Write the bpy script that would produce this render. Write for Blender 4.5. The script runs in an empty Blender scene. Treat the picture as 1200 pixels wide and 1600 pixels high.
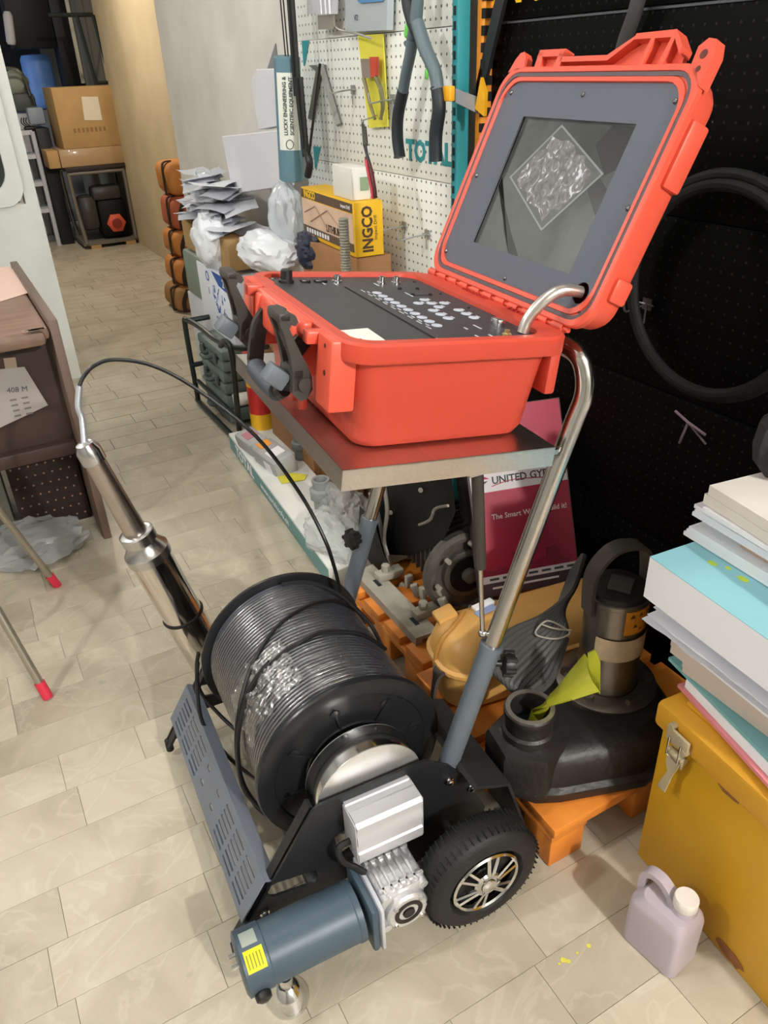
import bpy, bmesh, math, random
from mathutils import Vector, Matrix, noise
V=Vector; R=math.radians; C=bpy.context.scene.collection
sc=bpy.context.scene
# ---------------------------------------------------------------- camera
CX=V((.87311835,-.48622566,-.03534045)); CYD=V((-.27243079,-.42651811,-.86247537)); CF=V((.40428432,.7626709,-.50486363))
camd=bpy.data.cameras.new('camera'); cam=bpy.data.objects.new('camera',camd); C.objects.link(cam)
m=Matrix.Identity(4)
for i in range(3):
    m[i][0]=CX[i]; m[i][1]=-CYD[i]; m[i][2]=-CF[i]
m[2][3]=1.4
cam.matrix_world=m
camd.sensor_fit='HORIZONTAL'; camd.sensor_width=36; camd.lens=36.0; camd.clip_start=.02
sc.camera=cam
# ---------------------------------------------------------------- world, lamps, exposure
w=bpy.data.worlds.new('world'); sc.world=w; w.use_nodes=True
w.node_tree.nodes['Background'].inputs[0].default_value=(.93,.95,1,1)
w.node_tree.nodes['Background'].inputs[1].default_value=.25
sc.view_settings.view_transform='Standard'; sc.view_settings.look='None'
sc.view_settings.gamma=1; sc.view_settings.use_curve_mapping=False
sc.view_settings.exposure=-0.1
def area(name,loc,size,power,col=(1,1,1),sy=None,rot=(0,0,0),shape='DISK'):
    d=bpy.data.lights.new(name,'AREA'); d.shape=shape; d.size=size
    if sy: d.size_y=sy
    d.energy=power; d.color=col
    o=bpy.data.objects.new(name,d); C.objects.link(o); o.location=loc; o.rotation_euler=rot
    return o
def bulb_light(name,loc,power,col,r=.06):
    d=bpy.data.lights.new(name,'POINT'); d.energy=power; d.color=col; d.shadow_soft_size=r
    o=bpy.data.objects.new(name,d); C.objects.link(o); o.location=loc; return o
bulb_light('lamp_light',(.42,1.25,2.56),20,(1,.97,.93),.05)
bulb_light('lamp_light',(.75,-2.6,2.68),440,(1,.97,.93),.06)
bulb_light('lamp_light',(-1.45,1.1,2.46),92,(1,.97,.93),.06)
bulb_light('lamp_light',(-1.0,3.3,2.46),48,(1,.97,.93),.06)  # added fill lamp, brightens the pegboard, wall and pile
area('ambient_fill',(-.3,.9,2.74),1.6,4,(.97,.98,1),1.2,shape='RECTANGLE')  # added soft ceiling fill for ambient light over the trolley
area('ambient_fill',(.5,3.6,2.74),1.2,4,(.97,.98,1),1.2,shape='RECTANGLE')  # second added ambient fill, over the middle of the aisle
area('lamp_light',(.75,6.4,2.6),.2,42,(1,.88,.72))
area('doorway_daylight',(-.9,9.3,1.5),1.6,22,(.65,.8,1),1.8,rot=(R(90),0,R(-40)),shape='RECTANGLE')
# ---------------------------------------------------------------- helpers
WM={}
def lin(c):
    return tuple((x/12.92 if x<=.04045 else ((x+.055)/1.055)**2.4) for x in c)
def hx(h): return lin(tuple(int(h[i:i+2],16)/255 for i in (0,2,4)))+(1,)
MT={}
def mat(name,h,rough=.5,metal=0,var=.0,vs=8,bump=0,bs=60,coat=0,emit=0,alpha=1,h2=None,stretch=None,trans=0,spec=.5,ior=1.45):
    if name in MT: return MT[name]
    m=bpy.data.materials.new(name); m.use_nodes=True; nt=m.node_tree; b=nt.nodes['Principled BSDF']
    c=hx(h); b.inputs['Base Color'].default_value=c; b.inputs['Roughness'].default_value=rough; b.inputs['Metallic'].default_value=metal
    b.inputs['Coat Weight'].default_value=coat; b.inputs['Alpha'].default_value=alpha; b.inputs['Transmission Weight'].default_value=trans
    b.inputs['Specular IOR Level'].default_value=spec; b.inputs['IOR'].default_value=ior
    if emit: b.inputs['Emission Color'].default_value=c; b.inputs['Emission Strength'].default_value=emit
    if var or bump:
        tc=nt.nodes.new('ShaderNodeTexCoord'); mp=nt.nodes.new('ShaderNodeMapping'); nt.links.new(tc.outputs['Object'],mp.inputs[0])
        if stretch: mp.inputs['Scale'].default_value=stretch
    if var:
        n=nt.nodes.new('ShaderNodeTexNoise'); n.inputs['Scale'].default_value=vs; n.inputs['Detail'].default_value=6
        nt.links.new(mp.outputs[0],n.inputs['Vector'])
        r=nt.nodes.new('ShaderNodeValToRGB'); r.color_ramp.elements[0].position=.3; r.color_ramp.elements[1].position=.7
        d=hx(h2) if h2 else tuple(x*(1-var) for x in c[:3])+(1,)
        r.color_ramp.elements[0].color=d; r.color_ramp.elements[1].color=c if h2 else tuple(min(1,x*(1+var)) for x in c[:3])+(1,)
        nt.links.new(n.outputs[0],r.inputs[0]); nt.links.new(r.outputs[0],b.inputs['Base Color'])
    if bump:
        n=nt.nodes.new('ShaderNodeTexNoise'); n.inputs['Scale'].default_value=bs; n.inputs['Detail'].default_value=4
        nt.links.new(mp.outputs[0],n.inputs['Vector'])
        u=nt.nodes.new('ShaderNodeBump'); u.inputs['Strength'].default_value=bump; u.inputs['Distance'].default_value=.004
        nt.links.new(n.outputs[0],u.inputs['Height']); nt.links.new(u.outputs[0],b.inputs['Normal'])
    MT[name]=m; return m
def tag(o,label=None,cat=None,group=None,kind=None):
    if label:o['label']=label
    if cat:o['category']=cat
    if group:o['group']=group
    if kind:o['kind']=kind
    return o
def thing(name,label,cat,mw=None,group=None):
    o=bpy.data.objects.new(name,None); C.objects.link(o); o.empty_display_size=.05
    if mw is None: mw=Matrix.Identity(4)
    if not isinstance(mw,Matrix): mw=Matrix.Translation(V(mw))
    o.matrix_world=mw; WM[o.name]=mw.copy(); tag(o,label,cat,group); return o
def frame(o,x,y,z=None):
    x=V(x).normalized(); y=V(y); z=x.cross(y).normalized() if z is None else V(z).normalized(); y=z.cross(x)
    m=Matrix.Identity(4)
    for i in range(3): m[i][0]=x[i];m[i][1]=y[i];m[i][2]=z[i];m[i][3]=o[i]
    return m
def rotz(a,o=(0,0,0)): return Matrix.Translation(V(o))@Matrix.Rotation(R(a),4,'Z')
def basis(d):
    d=V(d).normalized(); a=V((0,0,1)) if abs(d.z)<.9 else V((1,0,0))
    x=a.cross(d).normalized(); return x,d.cross(x),d
def smooth_pts(pts,n=6,closed=False):
    P_=[V(p) for p in pts]; out=[]; N=len(P_)
    rng=range(N) if closed else range(N-1)
    for i in rng:
        if closed: a,b,c,d=P_[(i-1)%N],P_[i],P_[(i+1)%N],P_[(i+2)%N]
        else: a,b,c,d=P_[max(i-1,0)],P_[i],P_[i+1],P_[min(i+2,N-1)]
        for k in range(n):
            t=k/n; out.append(.5*((2*b)+(c-a)*t+(2*a-5*b+4*c-d)*t*t+(3*b-a-3*c+d)*t**3))
    if not closed: out.append(P_[-1])
    return out
class B:
    def __init__(s,F=None): s.bm=bmesh.new(); s.F=F
    def X(s,vs,M_):
        for v in vs: v.co=M_@v.co
    def box(s,c,size,rot=None,bev=0,seg=2):
        r=bmesh.ops.create_cube(s.bm,size=1)['verts']
        for v in r: v.co=V((v.co.x*size[0],v.co.y*size[1],v.co.z*size[2]))
        if bev:
            es=list({e for v in r for e in v.link_edges})
            q=bmesh.ops.bevel(s.bm,geom=es,offset=bev,segments=seg,affect='EDGES',profile=.5)
            r=list({v for f in q['faces'] for v in f.verts}|{v for v in r if v.is_valid})
        M_=Matrix.Translation(V(c))
        if rot is not None: M_=M_@rot.to_4x4()
        s.X(r,M_); return s
    def bx(s,p0,p1,bev=0,rot=None):
        p0,p1=V(p0),V(p1); return s.box((p0+p1)/2,[abs(a) for a in (p1-p0)],rot,bev)
    def lathe(s,prof,o,ax,seg=32,caps=True,ref=None):
        x,y,z=basis(ax); o=V(o); rings=[]
        if ref is not None: x=V(ref).normalized(); y=z.cross(x)
        for r,h in prof:
            rings.append([s.bm.verts.new(o+z*h+x*r*math.cos(2*math.pi*i/seg)+y*r*math.sin(2*math.pi*i/seg)) for i in range(seg)])
        for a,b in zip(rings,rings[1:]):
            for i in range(seg): s.bm.faces.new((a[i],a[(i+1)%seg],b[(i+1)%seg],b[i]))
        if caps:
            s.bm.faces.new(rings[0][::-1]); s.bm.faces.new(rings[-1])
        return s
    def cyl(s,a,b,r,r1=None,seg=24,bev=0):
        a,b=V(a),V(b); L=(b-a).length; r1=r if r1 is None else r1
        pr=[(r,0),(r1,L)] if not bev else [(r-bev,0),(r,bev),(r1,L-bev),(r1-bev,L)]
        return s.lathe(pr,a,b-a,seg)
    def tube(s,pts,r,seg=8,closed=False,rr=None):
        P_=[V(p) for p in pts]; N=len(P_); rings=[]; prev=None
        for i,p in enumerate(P_):
            if closed: t=P_[(i+1)%N]-P_[i-1]
            else: t=P_[min(i+1,N-1)]-P_[max(i-1,0)]
            t.normalize()
            if prev is None: x,y,_=basis(t)
            else:
                x=prev-t*prev.dot(t); x.normalize(); y=t.cross(x)
            prev=x; q=rr[i] if rr else r
            rings.append([s.bm.verts.new(p+(x*math.cos(2*math.pi*k/seg)+y*math.sin(2*math.pi*k/seg))*q) for k in range(seg)])
        for i in range(N if closed else N-1):
            a,b=rings[i],rings[(i+1)%N]
            for k in range(seg): s.bm.faces.new((a[k],a[(k+1)%seg],b[(k+1)%seg],b[k]))
        if not closed: s.bm.faces.new(rings[0][::-1]); s.bm.faces.new(rings[-1])
        return s
    def prism(s,poly,vec):
        vec=V(vec); a=[s.bm.verts.new(V(p)) for p in poly]; b=[s.bm.verts.new(V(p)+vec) for p in poly]; n=len(a)
        s.bm.faces.new(a); s.bm.faces.new(b[::-1])
        for i in range(n): s.bm.faces.new((a[(i+1)%n],a[i],b[i],b[(i+1)%n]))
        return s
    def loft(s,rings,cap0=True,cap1=True,closed=True):
        rs=[[s.bm.verts.new(V(p)) for p in r] for r in rings]; n=len(rs[0])
        for a,b in zip(rs,rs[1:]):
            for i in range(n if closed else n-1): s.bm.faces.new((a[i],a[(i+1)%n],b[(i+1)%n],b[i]))
        if cap0: s.bm.faces.new(rs[0][::-1])
        if cap1: s.bm.faces.new(rs[-1])
        return s
    def ball(s,c,r,sc_=(1,1,1),sub=3,amp=0,fr=5,rot=None,seed=0):
        q=bmesh.ops.create_icosphere(s.bm,subdivisions=sub,radius=1)['verts']
        for v in q:
            d=v.co.normalized(); k=1+amp*noise.noise(d*fr+V((seed,seed*2,0)))+amp*.5*noise.noise(d*fr*2.7+V((seed,0,3)))
            p=V((d.x*sc_[0],d.y*sc_[1],d.z*sc_[2]))*r*k
            if rot is not None: p=rot@p
            v.co=V(c)+p
        return s
    def grid(s,fn,nu,nv):
        g=[[s.bm.verts.new(V(fn(i/nu,j/nv))) for j in range(nv+1)] for i in range(nu+1)]
        for i in range(nu):
            for j in range(nv): s.bm.faces.new((g[i][j],g[i+1][j],g[i+1][j+1],g[i][j+1]))
        return s
    def islands(s):
        seen=set(); out=[]
        for v in s.bm.verts:
            if v in seen: continue
            st_=[v]; seen.add(v); g=[]
            while st_:
                a=st_.pop(); g.append(a)
                for e in a.link_edges:
                    b=e.other_vert(a)
                    if b not in seen: seen.add(b); st_.append(b)
            out.append(g)
        return out
    def split(s,name,m,parent,sm=35):
        r=[]
        for g in s.islands():
            n=B(s.F); mp={v:n.bm.verts.new(v.co) for v in g}
            for f in {f for v in g for f in v.link_faces}: n.bm.faces.new([mp[v] for v in f.verts])
            r.append(n.build(name,m,parent,sm=sm))
        s.bm.free(); return r
    def build(s,name,m,parent=None,label=None,sm=35,at=None,**kw):
        if s.F is not None: bmesh.ops.transform(s.bm,matrix=s.F,verts=s.bm.verts)
        W=WM[parent.name] if parent else (Matrix.Translation(V(at)) if at is not None else None)
        if W is None:
            co=[v.co for v in s.bm.verts]
            W=Matrix.Translation(V(((min(c.x for c in co)+max(c.x for c in co))/2,(min(c.y for c in co)+max(c.y for c in co))/2,min(c.z for c in co))))
        bmesh.ops.transform(s.bm,matrix=W.inverted(),verts=s.bm.verts)
        bmesh.ops.recalc_face_normals(s.bm,faces=s.bm.faces)
        me=bpy.data.meshes.new(name); s.bm.to_mesh(me); s.bm.free()
        if sm: me.shade_smooth(); me.set_sharp_from_angle(angle=R(sm))
        if m: me.materials.append(m)
        o=bpy.data.objects.new(name,me); C.objects.link(o)
        if parent: o.parent=parent
        else: o.matrix_world=W
        WM[o.name]=W.copy()
        tag(o,label=label,**kw); return o
def meshobj(me,name,m,M_,parent=None,label=None):
    W=WM[parent.name] if parent else Matrix.Identity(4)
    me.transform(W.inverted()@M_); me.materials.clear(); me.materials.append(m)
    o=bpy.data.objects.new(name,me); C.objects.link(o)
    if parent:o.parent=parent
    WM[o.name]=W.copy()
    if label:o['label']=label
    return o
def text(s,size,M_,m,parent,ext=.0004,name='lettering',ax='CENTER',sx=1,bold=0,sp=1):
    c=bpy.data.curves.new('t','FONT'); c.body=s; c.size=size; c.extrude=ext; c.align_x=ax; c.align_y='CENTER'; c.resolution_u=2; c.offset=bold; c.space_character=sp
    o=bpy.data.objects.new('t',c); C.objects.link(o); bpy.context.view_layer.update()
    me=bpy.data.meshes.new_from_object(o.evaluated_get(bpy.context.evaluated_depsgraph_get())); bpy.data.objects.remove(o); bpy.data.curves.remove(c)
    return meshobj(me,name,m,M_@Matrix.Diagonal((sx,1,1,1)),parent)
def plate(outer,holes,th,M_,name,m,parent,label=None):
    c=bpy.data.curves.new('p','CURVE'); c.dimensions='2D'; c.fill_mode='BOTH'; c.extrude=th/2
    for pl in [outer]+holes:
        sp=c.splines.new('POLY'); sp.points.add(len(pl)-1)
        for i,p in enumerate(pl): sp.points[i].co=(p[0],p[1],0,1)
        sp.use_cyclic_u=True
    o=bpy.data.objects.new('p',c); C.objects.link(o); bpy.context.view_layer.update()
    me=bpy.data.meshes.new_from_object(o.evaluated_get(bpy.context.evaluated_depsgraph_get())); bpy.data.objects.remove(o); bpy.data.curves.remove(c)
    return meshobj(me,name,m,M_,parent,label)
def slot(cx,cy,w_,h_,n=5):
    r=w_/2; p=[]
    for s_,a0 in ((1,0),(-1,180)):
        for i in range(n+1):
            a=R(a0+180*i/n); p.append((cx+r*math.cos(a),cy+s_*(h_/2-r)+r*math.sin(a)))
    return p
def rr(cx,cy,hx_,hy,r,z,n=5,o=None):
    p=[]
    for sx,sy,a0 in ((1,1,0),(-1,1,90),(-1,-1,180),(1,-1,270)):
        for i in range(n+1):
            a=R(a0+90*i/n); p.append((cx+sx*(hx_-r)+r*math.cos(a),cy+sy*(hy-r)+r*math.sin(a),z))
    return p
def copytree(root,loc=None,mw=None,label=None):
    r=root.copy(); C.objects.link(r)
    if mw is not None: r.matrix_world=mw
    else: r.location=loc
    if label: r['label']=label
    for ch in list(root.children):
        c=ch.copy(); C.objects.link(c); c.parent=r
        for g in ch.children:
            d=g.copy(); C.objects.link(d); d.parent=c
    return r
# ---------------------------------------------------------------- materials
orange=mat('case_orange','c44633',.42,bump=.15,bs=900)
orange2=mat('case_orange_rim','d95640',.38)
graypanel=mat('panel_grey','5a5f6a',.55,bump=.3,bs=1500)
blackpanel=mat('panel_black','38383b',.45)
blackpl=mat('black_plastic','1d1c1c',.42)
latchm=mat('latch_plastic','383531',.5)
grayclip=mat('clip_grey','5d656c',.5)
chrome=mat('chrome','dcdcdc',.12,1)
steel=mat('stainless','c9c5bf',.2,1)
steelb=mat('brushed_steel','c4c0ba',.33,1,var=.06,vs=5,stretch=(1,60,60))
slate=mat('slate_paint','5e666e',.38,var=.04)
slate2=mat('slate_motor','42525f',.42,var=.05)
blacksteel=mat('black_steel','1c1d20',.4)
rubber=mat('rubber','161616',.6,bump=.2,bs=300)
alu=mat('aluminium','d6d6da',.38,.5)
castalu=mat('cast_aluminium','d2d2d3',.35,.6,var=.10,vs=30,bump=.3,bs=120)
white=mat('white_paper','ecebee',.7)
yellow=mat('yellow_label','e6df1f',.6)
# ---------------------------------------------------------------- setting
def nodes_floor(name,c1,c2,c3,rnd=.12):
    m=bpy.data.materials.new(name); m.use_nodes=True; nt=m.node_tree; b=nt.nodes['Principled BSDF']; L=nt.links.new
    tc=nt.nodes.new('ShaderNodeTexCoord'); geo=nt.nodes.new('ShaderNodeNewGeometry')
    oi=nt.nodes.new('ShaderNodeObjectInfo')
    n1=nt.nodes.new('ShaderNodeTexNoise'); n1.inputs['Scale'].default_value=3.2; n1.inputs['Detail'].default_value=8; n1.inputs['Roughness'].default_value=.62; n1.inputs['Distortion'].default_value=.8
    ad=nt.nodes.new('ShaderNodeVectorMath'); ad.operation='MULTIPLY_ADD'; ad.inputs[1].default_value=(1,1,1)
    L(geo.outputs['Position'],ad.inputs[0]); 
    cb=nt.nodes.new('ShaderNodeCombineXYZ'); mu=nt.nodes.new('ShaderNodeMath'); mu.operation='MULTIPLY'; mu.inputs[1].default_value=7
    L(oi.outputs['Random'],mu.inputs[0]); L(mu.outputs[0],cb.inputs[0]); L(mu.outputs[0],cb.inputs[1]); L(cb.outputs[0],ad.inputs[2]); L(ad.outputs[0],n1.inputs['Vector'])
    r=nt.nodes.new('ShaderNodeValToRGB'); e=r.color_ramp.elements; e[0].position=.32; e[0].color=hx(c1); e[1].position=.66; e[1].color=hx(c2)
    q=e.new(.47); q.color=hx(c3)
    L(n1.outputs[0],r.inputs[0])
    # pale scratches / veins
    n2=nt.nodes.new('ShaderNodeTexNoise'); n2.inputs['Scale'].default_value=5; n2.inputs['Detail'].default_value=5; n2.inputs['Distortion'].default_value=1.6; L(ad.outputs[0],n2.inputs['Vector'])
    s1=nt.nodes.new('ShaderNodeMath'); s1.operation='SUBTRACT'; s1.inputs[1].default_value=.5; L(n2.outputs[0],s1.inputs[0])
    s2=nt.nodes.new('ShaderNodeMath'); s2.operation='ABSOLUTE'; L(s1.outputs[0],s2.inputs[0])
    s3=nt.nodes.new('ShaderNodeMapRange'); s3.inputs[1].default_value=0; s3.inputs[2].default_value=.03; s3.inputs[3].default_value=.22; s3.inputs[4].default_value=0; L(s2.outputs[0],s3.inputs[0])
    mx=nt.nodes.new('ShaderNodeMix'); mx.data_type='RGBA'; L(s3.outputs[0],mx.inputs[0]); L(r.outputs[0],mx.inputs[6]); mx.inputs[7].default_value=hx('d8d2c0')
    # dark stains
    n3=nt.nodes.new('ShaderNodeTexNoise'); n3.inputs['Scale'].default_value=9; n3.inputs['Detail'].default_value=3; L(geo.outputs['Position'],n3.inputs['Vector'])
    t3=nt.nodes.new('ShaderNodeMapRange'); t3.inputs[1].default_value=.69; t3.inputs[2].default_value=.76; t3.inputs[3].default_value=0; t3.inputs[4].default_value=.5; L(n3.outputs[0],t3.inputs[0])
    mx2=nt.nodes.new('ShaderNodeMix'); mx2.data_type='RGBA'; L(t3.outputs[0],mx2.inputs[0]); L(mx.outputs[2],mx2.inputs[6]); mx2.inputs[7].default_value=hx('7a7364')
    hs=nt.nodes.new('ShaderNodeHueSaturation'); mr=nt.nodes.new('ShaderNodeMapRange'); mr.inputs[3].default_value=1-rnd; mr.inputs[4].default_value=1+rnd; L(oi.outputs['Random'],mr.inputs[0]); L(mr.outputs[0],hs.inputs['Value']); L(mx2.outputs[2],hs.inputs['Color'])
    L(hs.outputs[0],b.inputs['Base Color']); b.inputs['Roughness'].default_value=.34; b.inputs['Specular IOR Level'].default_value=.45
    rg=nt.nodes.new('ShaderNodeMapRange'); rg.inputs[3].default_value=.28; rg.inputs[4].default_value=.55; L(n2.outputs[0],rg.inputs[0]); L(rg.outputs[0],b.inputs['Roughness'])
    return m
tilem=nodes_floor('marble_tile','a79d8a','c3baa6','b5ab97',.07)
grout=mat('grout','a0978a',.8,var=.1,vs=12)
fl=B().bx((-2.6,-3.2,-.08),(2.4,12,-.0045)).build('floor',grout,None,kind='structure')
random.seed(4)
tm={}
NT=0
for k in range(-3,60):
    y0=.33+.12*k; y1=y0+.12
    if y0<.2: continue
    far=y0>3.2
    if far: break
    x=-.75-random.random()*.3
    while x<1.2:
        Lx=random.choice([.18,.24,.30,.36,.42,.30])
        key=round(Lx,2)
        if x+Lx>-.15-(y0*.18) and NT<296:
            if key not in tm:
                o=B().box((0,0,-.0045),(Lx-.0008,.1192,.009),bev=.0003,seg=1).build('tile',tilem,fl); tm[key]=o.data
                C.objects.unlink(o)
            o=bpy.data.objects.new('tile',tm[key]); C.objects.link(o); o.parent=fl
            o.location=(x+Lx/2,(y0+y1)/2,random.uniform(-.0003,.0003)); NT+=1
        x+=Lx
b=B(); random.seed(9)
y=.33+.12*round((3.2-.33)/.12+.499)
y0=.33+.12*24
while y0<9.5:
    x=-.9-random.random()*.3
    while x<1.75:
        Lx=random.choice([.24,.36,.48]); b.box((x+Lx/2,y0+.06,-.0045),(Lx-.003,.117,.009+random.uniform(-.001,.001))); x+=Lx
    y0+=.12
b.build('floor_tiles',tilem,fl,kind='stuff',sm=0)
wallg=mat('wall_grey','dedcd5',.85,var=.10,vs=3.5,bump=.3,bs=25)
wally=mat('wall_cream','cdbd9c',.85,var=.10,vs=2.5,bump=.3,bs=20)
wallw=mat('wall_white','8e8e8a',.8,var=.06,vs=4,bump=.2,bs=30)
def st(name,p0,p1,m,**k): return B().bx(p0,p1,**k).build(name,m,None,kind='structure')
st('wall_right',(1.3,-3.2,0),(1.42,4.787,2.8),wallg)
st('wall_right_far',(1.62,4.6,0),(1.75,7.9,2.8),wally)
st('wall_right_step',(1.42,4.5,0),(1.74,4.787,2.8),wallg)
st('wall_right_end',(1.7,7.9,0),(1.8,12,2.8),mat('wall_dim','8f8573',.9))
st('wall_back',(-2.6,-3.2,0),(1.42,-3.1,2.8),wallw)
st('wall_left',(-2.6,-3.2,0),(-2.5,12,2.8),wallw)
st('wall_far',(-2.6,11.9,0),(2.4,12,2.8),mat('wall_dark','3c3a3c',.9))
ce=st('ceiling',(-2.6,-3.2,2.8),(2.4,12,2.9),mat('ceiling_paint','b9b9b5',.9))
# partition on the left with a window
part=mat('partition_paint','d3d6d0',.6,var=.05,vs=6)
b=B()
b.bx((.37+.02,4.24,0),(.447,4.30,2.8)); b.bx((-2.5,4.24,0),(.39,4.30,.88)); b.bx((-2.5,4.24,2.1),(.39,4.30,2.8)); b.bx((-2.5,4.24,.88),(-.6,4.30,2.1))
wp=b.build('wall_front_left',part,None,kind='structure')
b=B(); ring=lambda hx_,hz,r,y:[(p[0],y,p[1]) for p in rr(-.105,1.49,hx_,hz,r,0,6)]
b.loft([ring(.5,.615,.09,4.245),ring(.5,.615,.09,4.228),ring(.44,.555,.10,4.228),ring(.44,.555,.10,4.262)],False,False)
wn=b.build('window_1',part,None,kind='structure')
b=B().bx((-.56,4.26,.92),(.35,4.266,2.06)); b.build('pane',mat('window_glass_dark','2c352f',.12,spec=.7),wn)
# ---------------------------------------------------------------- lamps and added fill lights outside the frame
def bulb(x,y,z,label):
    t=thing('ceiling_lamp',label,'lamp',(x,y,z))
    B().cyl((x,y,z+.02),(x,y,2.799),.008,seg=8).build('rod',blackpl,t)
    B().lathe([(.09,.012),(.10,.02),(.05,.04),(.02,.05)],(x,y,z),(0,0,1),24).build('lamp_shade',mat('lamp_white','e8e8e8',.5),t)
bulb(.75,-2.6,2.735,'round white lamp hanging behind the camera')
bulb(.42,1.25,2.61,'round white lamp hanging straight above the trolley')
bulb(-1.0,3.3,2.52,'round white fill lamp added out of view in front of the white partition')
bulb(-1.45,1.1,2.52,'round white lamp hanging over the aisle on the left')
bulb(.75,6.4,2.6,'round white lamp hanging over the far end of the aisle')
for x,y,a,b_,lb in ((-.3,.9,1.6,1.2,'long white fill-light box added out of view above the trolley'),(.5,3.6,1.2,1.2,'white fill-light box added out of view above the middle of the aisle')):
    t=thing('ceiling_fill',lb,'lamp',(x,y,2.76)); B().bx((x-a/2,y-b_/2,2.755),(x+a/2,y+b_/2,2.8)).build('fill_box',mat('lamp_white','e8e8e8',.5),t)  # casings for the two added ambient fill lights

# ---------------------------------------------------------------- trolley
TM=rotz(-2.84,(.401,.92,0))
T=thing('reel_trolley','slate and black steel trolley with chrome handle carrying the cable reel and the orange case','trolley',TM)
def TB(): return B(TM)
OUT=[(-.288,.045),(-.272,.035),(-.20,.10),(-.02,.10),(.06,.05),(.20,.05),(.235,.12),(.20,.215),(.15,.285),(.10,.322),(-.105,.322),(-.118,.312)]
H1=slot(0,0,.034,.10)
a=R(80); H1=[(-.165+p[0]*math.cos(a)-p[1]*math.sin(a),.152+p[0]*math.sin(a)+p[1]*math.cos(a)) for p in H1]
H2=[(-.075,.17),(-.02,.19),(-.012,.225),(-.05,.238),(-.082,.225)]
XZ=Matrix(((1,0,0,0),(0,0,1,0),(0,1,0,0),(0,0,0,1)))
for y,n_ in ((-.092,1),(.462,2)):
    plate(OUT,[H1,H2],.005,TM@Matrix.Translation((0,y,0))@XZ,'side_plate',blacksteel,T)
# folded flanges on the outer front edges
for y in (-.085,.455):
    TB().prism([(-.288,y,.045),(-.118,y,.315),(-.112,y,.312),(-.282,y,.042)],(0,.02 if y<0 else -.02,0)).build('plate_flange',blacksteel,T)
    TB().tube([(-.284,y,.05),(-.284,y,.02)],.009,10).build('plate_toe',rubber,T)
# slotted front guard
W0=V((-.2655,-.088,.100)); W1=V((-.2655,.470,.100)); dg=V((.052,0,.0825)); 
Mg=TM@frame(W0,(0,1,0),dg)
holes=[]; Lg=.556; wg=.0965
for u0 in (.026,.089,.152,.352,.415,.478):
    for row in range(6): holes.append([(u0+.0255+p[1],.0135+row*.0128+p[0]) for p in slot(0,0,.0052,.051)])
for (u,v) in ((.245,.03),(.245,.066),(.315,.03),(.315,.066)): holes.append([(u+p[1],v+p[0]) for p in slot(0,0,.009,.02)])
gm=mat('guard_paint','6b717c',.4,var=.03)
plate([(0,0),(Lg,0),(Lg,wg),(0,wg)],holes,.003,Mg,'front_guard',gm,T)
TB().prism([W0+dg,W1+dg,W1+dg+V((.022,0,-.012)),W0+dg+V((.022,0,-.012))],(0,0,-.0025)).build('guard_lip',gm,T)
TB().prism([W0,W1,W1+V((.018,0,-.010)),W0+V((.018,0,-.010))],(0,0,-.0025)).build('guard_lip',gm,T)
# cross members and base mesh
for x,z in ((-.12,.075),(.12,.075)):
    TB().bx((x-.012,-.09,z-.012),(x+.012,.46,z+.012),.002).build('cross_bar',blacksteel,T)
TB().loft([[(.172,y,.262),(.180,y,.268),(.250,y,.238),(.322,y,.004),(.318,y,.004),(.245,y,.233),(.180,y,.262)] for y in (-.150,.10)]).build('rear_cover',mat('rear_cover','1b1a1b',.75),T)
# wheels
def wheel(y,s_):
    c=V((.150,y,.118)); ax=V((0,-1*s_,0))
    tb=TB(); pr=[(.070,-.036),(.098,-.036),(.108,-.032),(.115,-.022),(.1178,-.008),(.1178,.008),(.115,.022),(.108,.030),(.098,.034),(.078,.034),(.074,.028),(.070,.02)]
    tb.lathe(pr,c,ax,56,caps=False)
    for k in range(56):
        a=2*math.pi*k/56; d=V((math.cos(a),0,math.sin(a))); 
        for q in (-1,1): tb.box(c+d*.1172+V((0,q*.018,0)),(.0014,.018,.004),Matrix.Rotation(-a+R(90),3,'Y'))
    ty=tb.build('tyre',rubber,T)
    rm=TB().lathe([(.0695,.024),(.0695,.032),(.066,.035),(.0625,.032),(.0625,.024)],c,ax,48,caps=False)
    for k in range(6):
        a=2*math.pi*k/6+.3; d=V((math.cos(a),0,math.sin(a))); t_=V((-math.sin(a),0,math.cos(a)))
        for q in (-.2,.2):
            e0=c+d*.022+t_*.004*q*5+ax*.036; e1=c+d*.065+t_*q*.055+ax*.029
            rm.tube([e0,e1],.0042,6)
    rm.lathe([(.027,.02),(.027,.034),(.024,.038),(.015,.038),(.014,.034),(.0138,.040),(.009,.043),(.0,.0435)],c,ax,32,caps=False)
    rm.build('wheel_rim',chrome,ty)
    TB().lathe([(.068,-.02),(.068,.012)],c,ax,32).build('wheel_disc',blackpl,ty)
    for k in range(3):
        a=2*math.pi*k/3; TB().cyl(c+V((math.cos(a)*.02,0,math.sin(a)*.02))+ax*.036,c+V((math.cos(a)*.02,0,math.sin(a)*.02))+ax*.041,.003,seg=6).build('bolt',chrome,ty)
wheel(-.200,1); wheel(.555,-1)
TB().cyl((.150,-.19,.118),(.150,.55,.118),.010).build('axle',steel,T)
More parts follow.
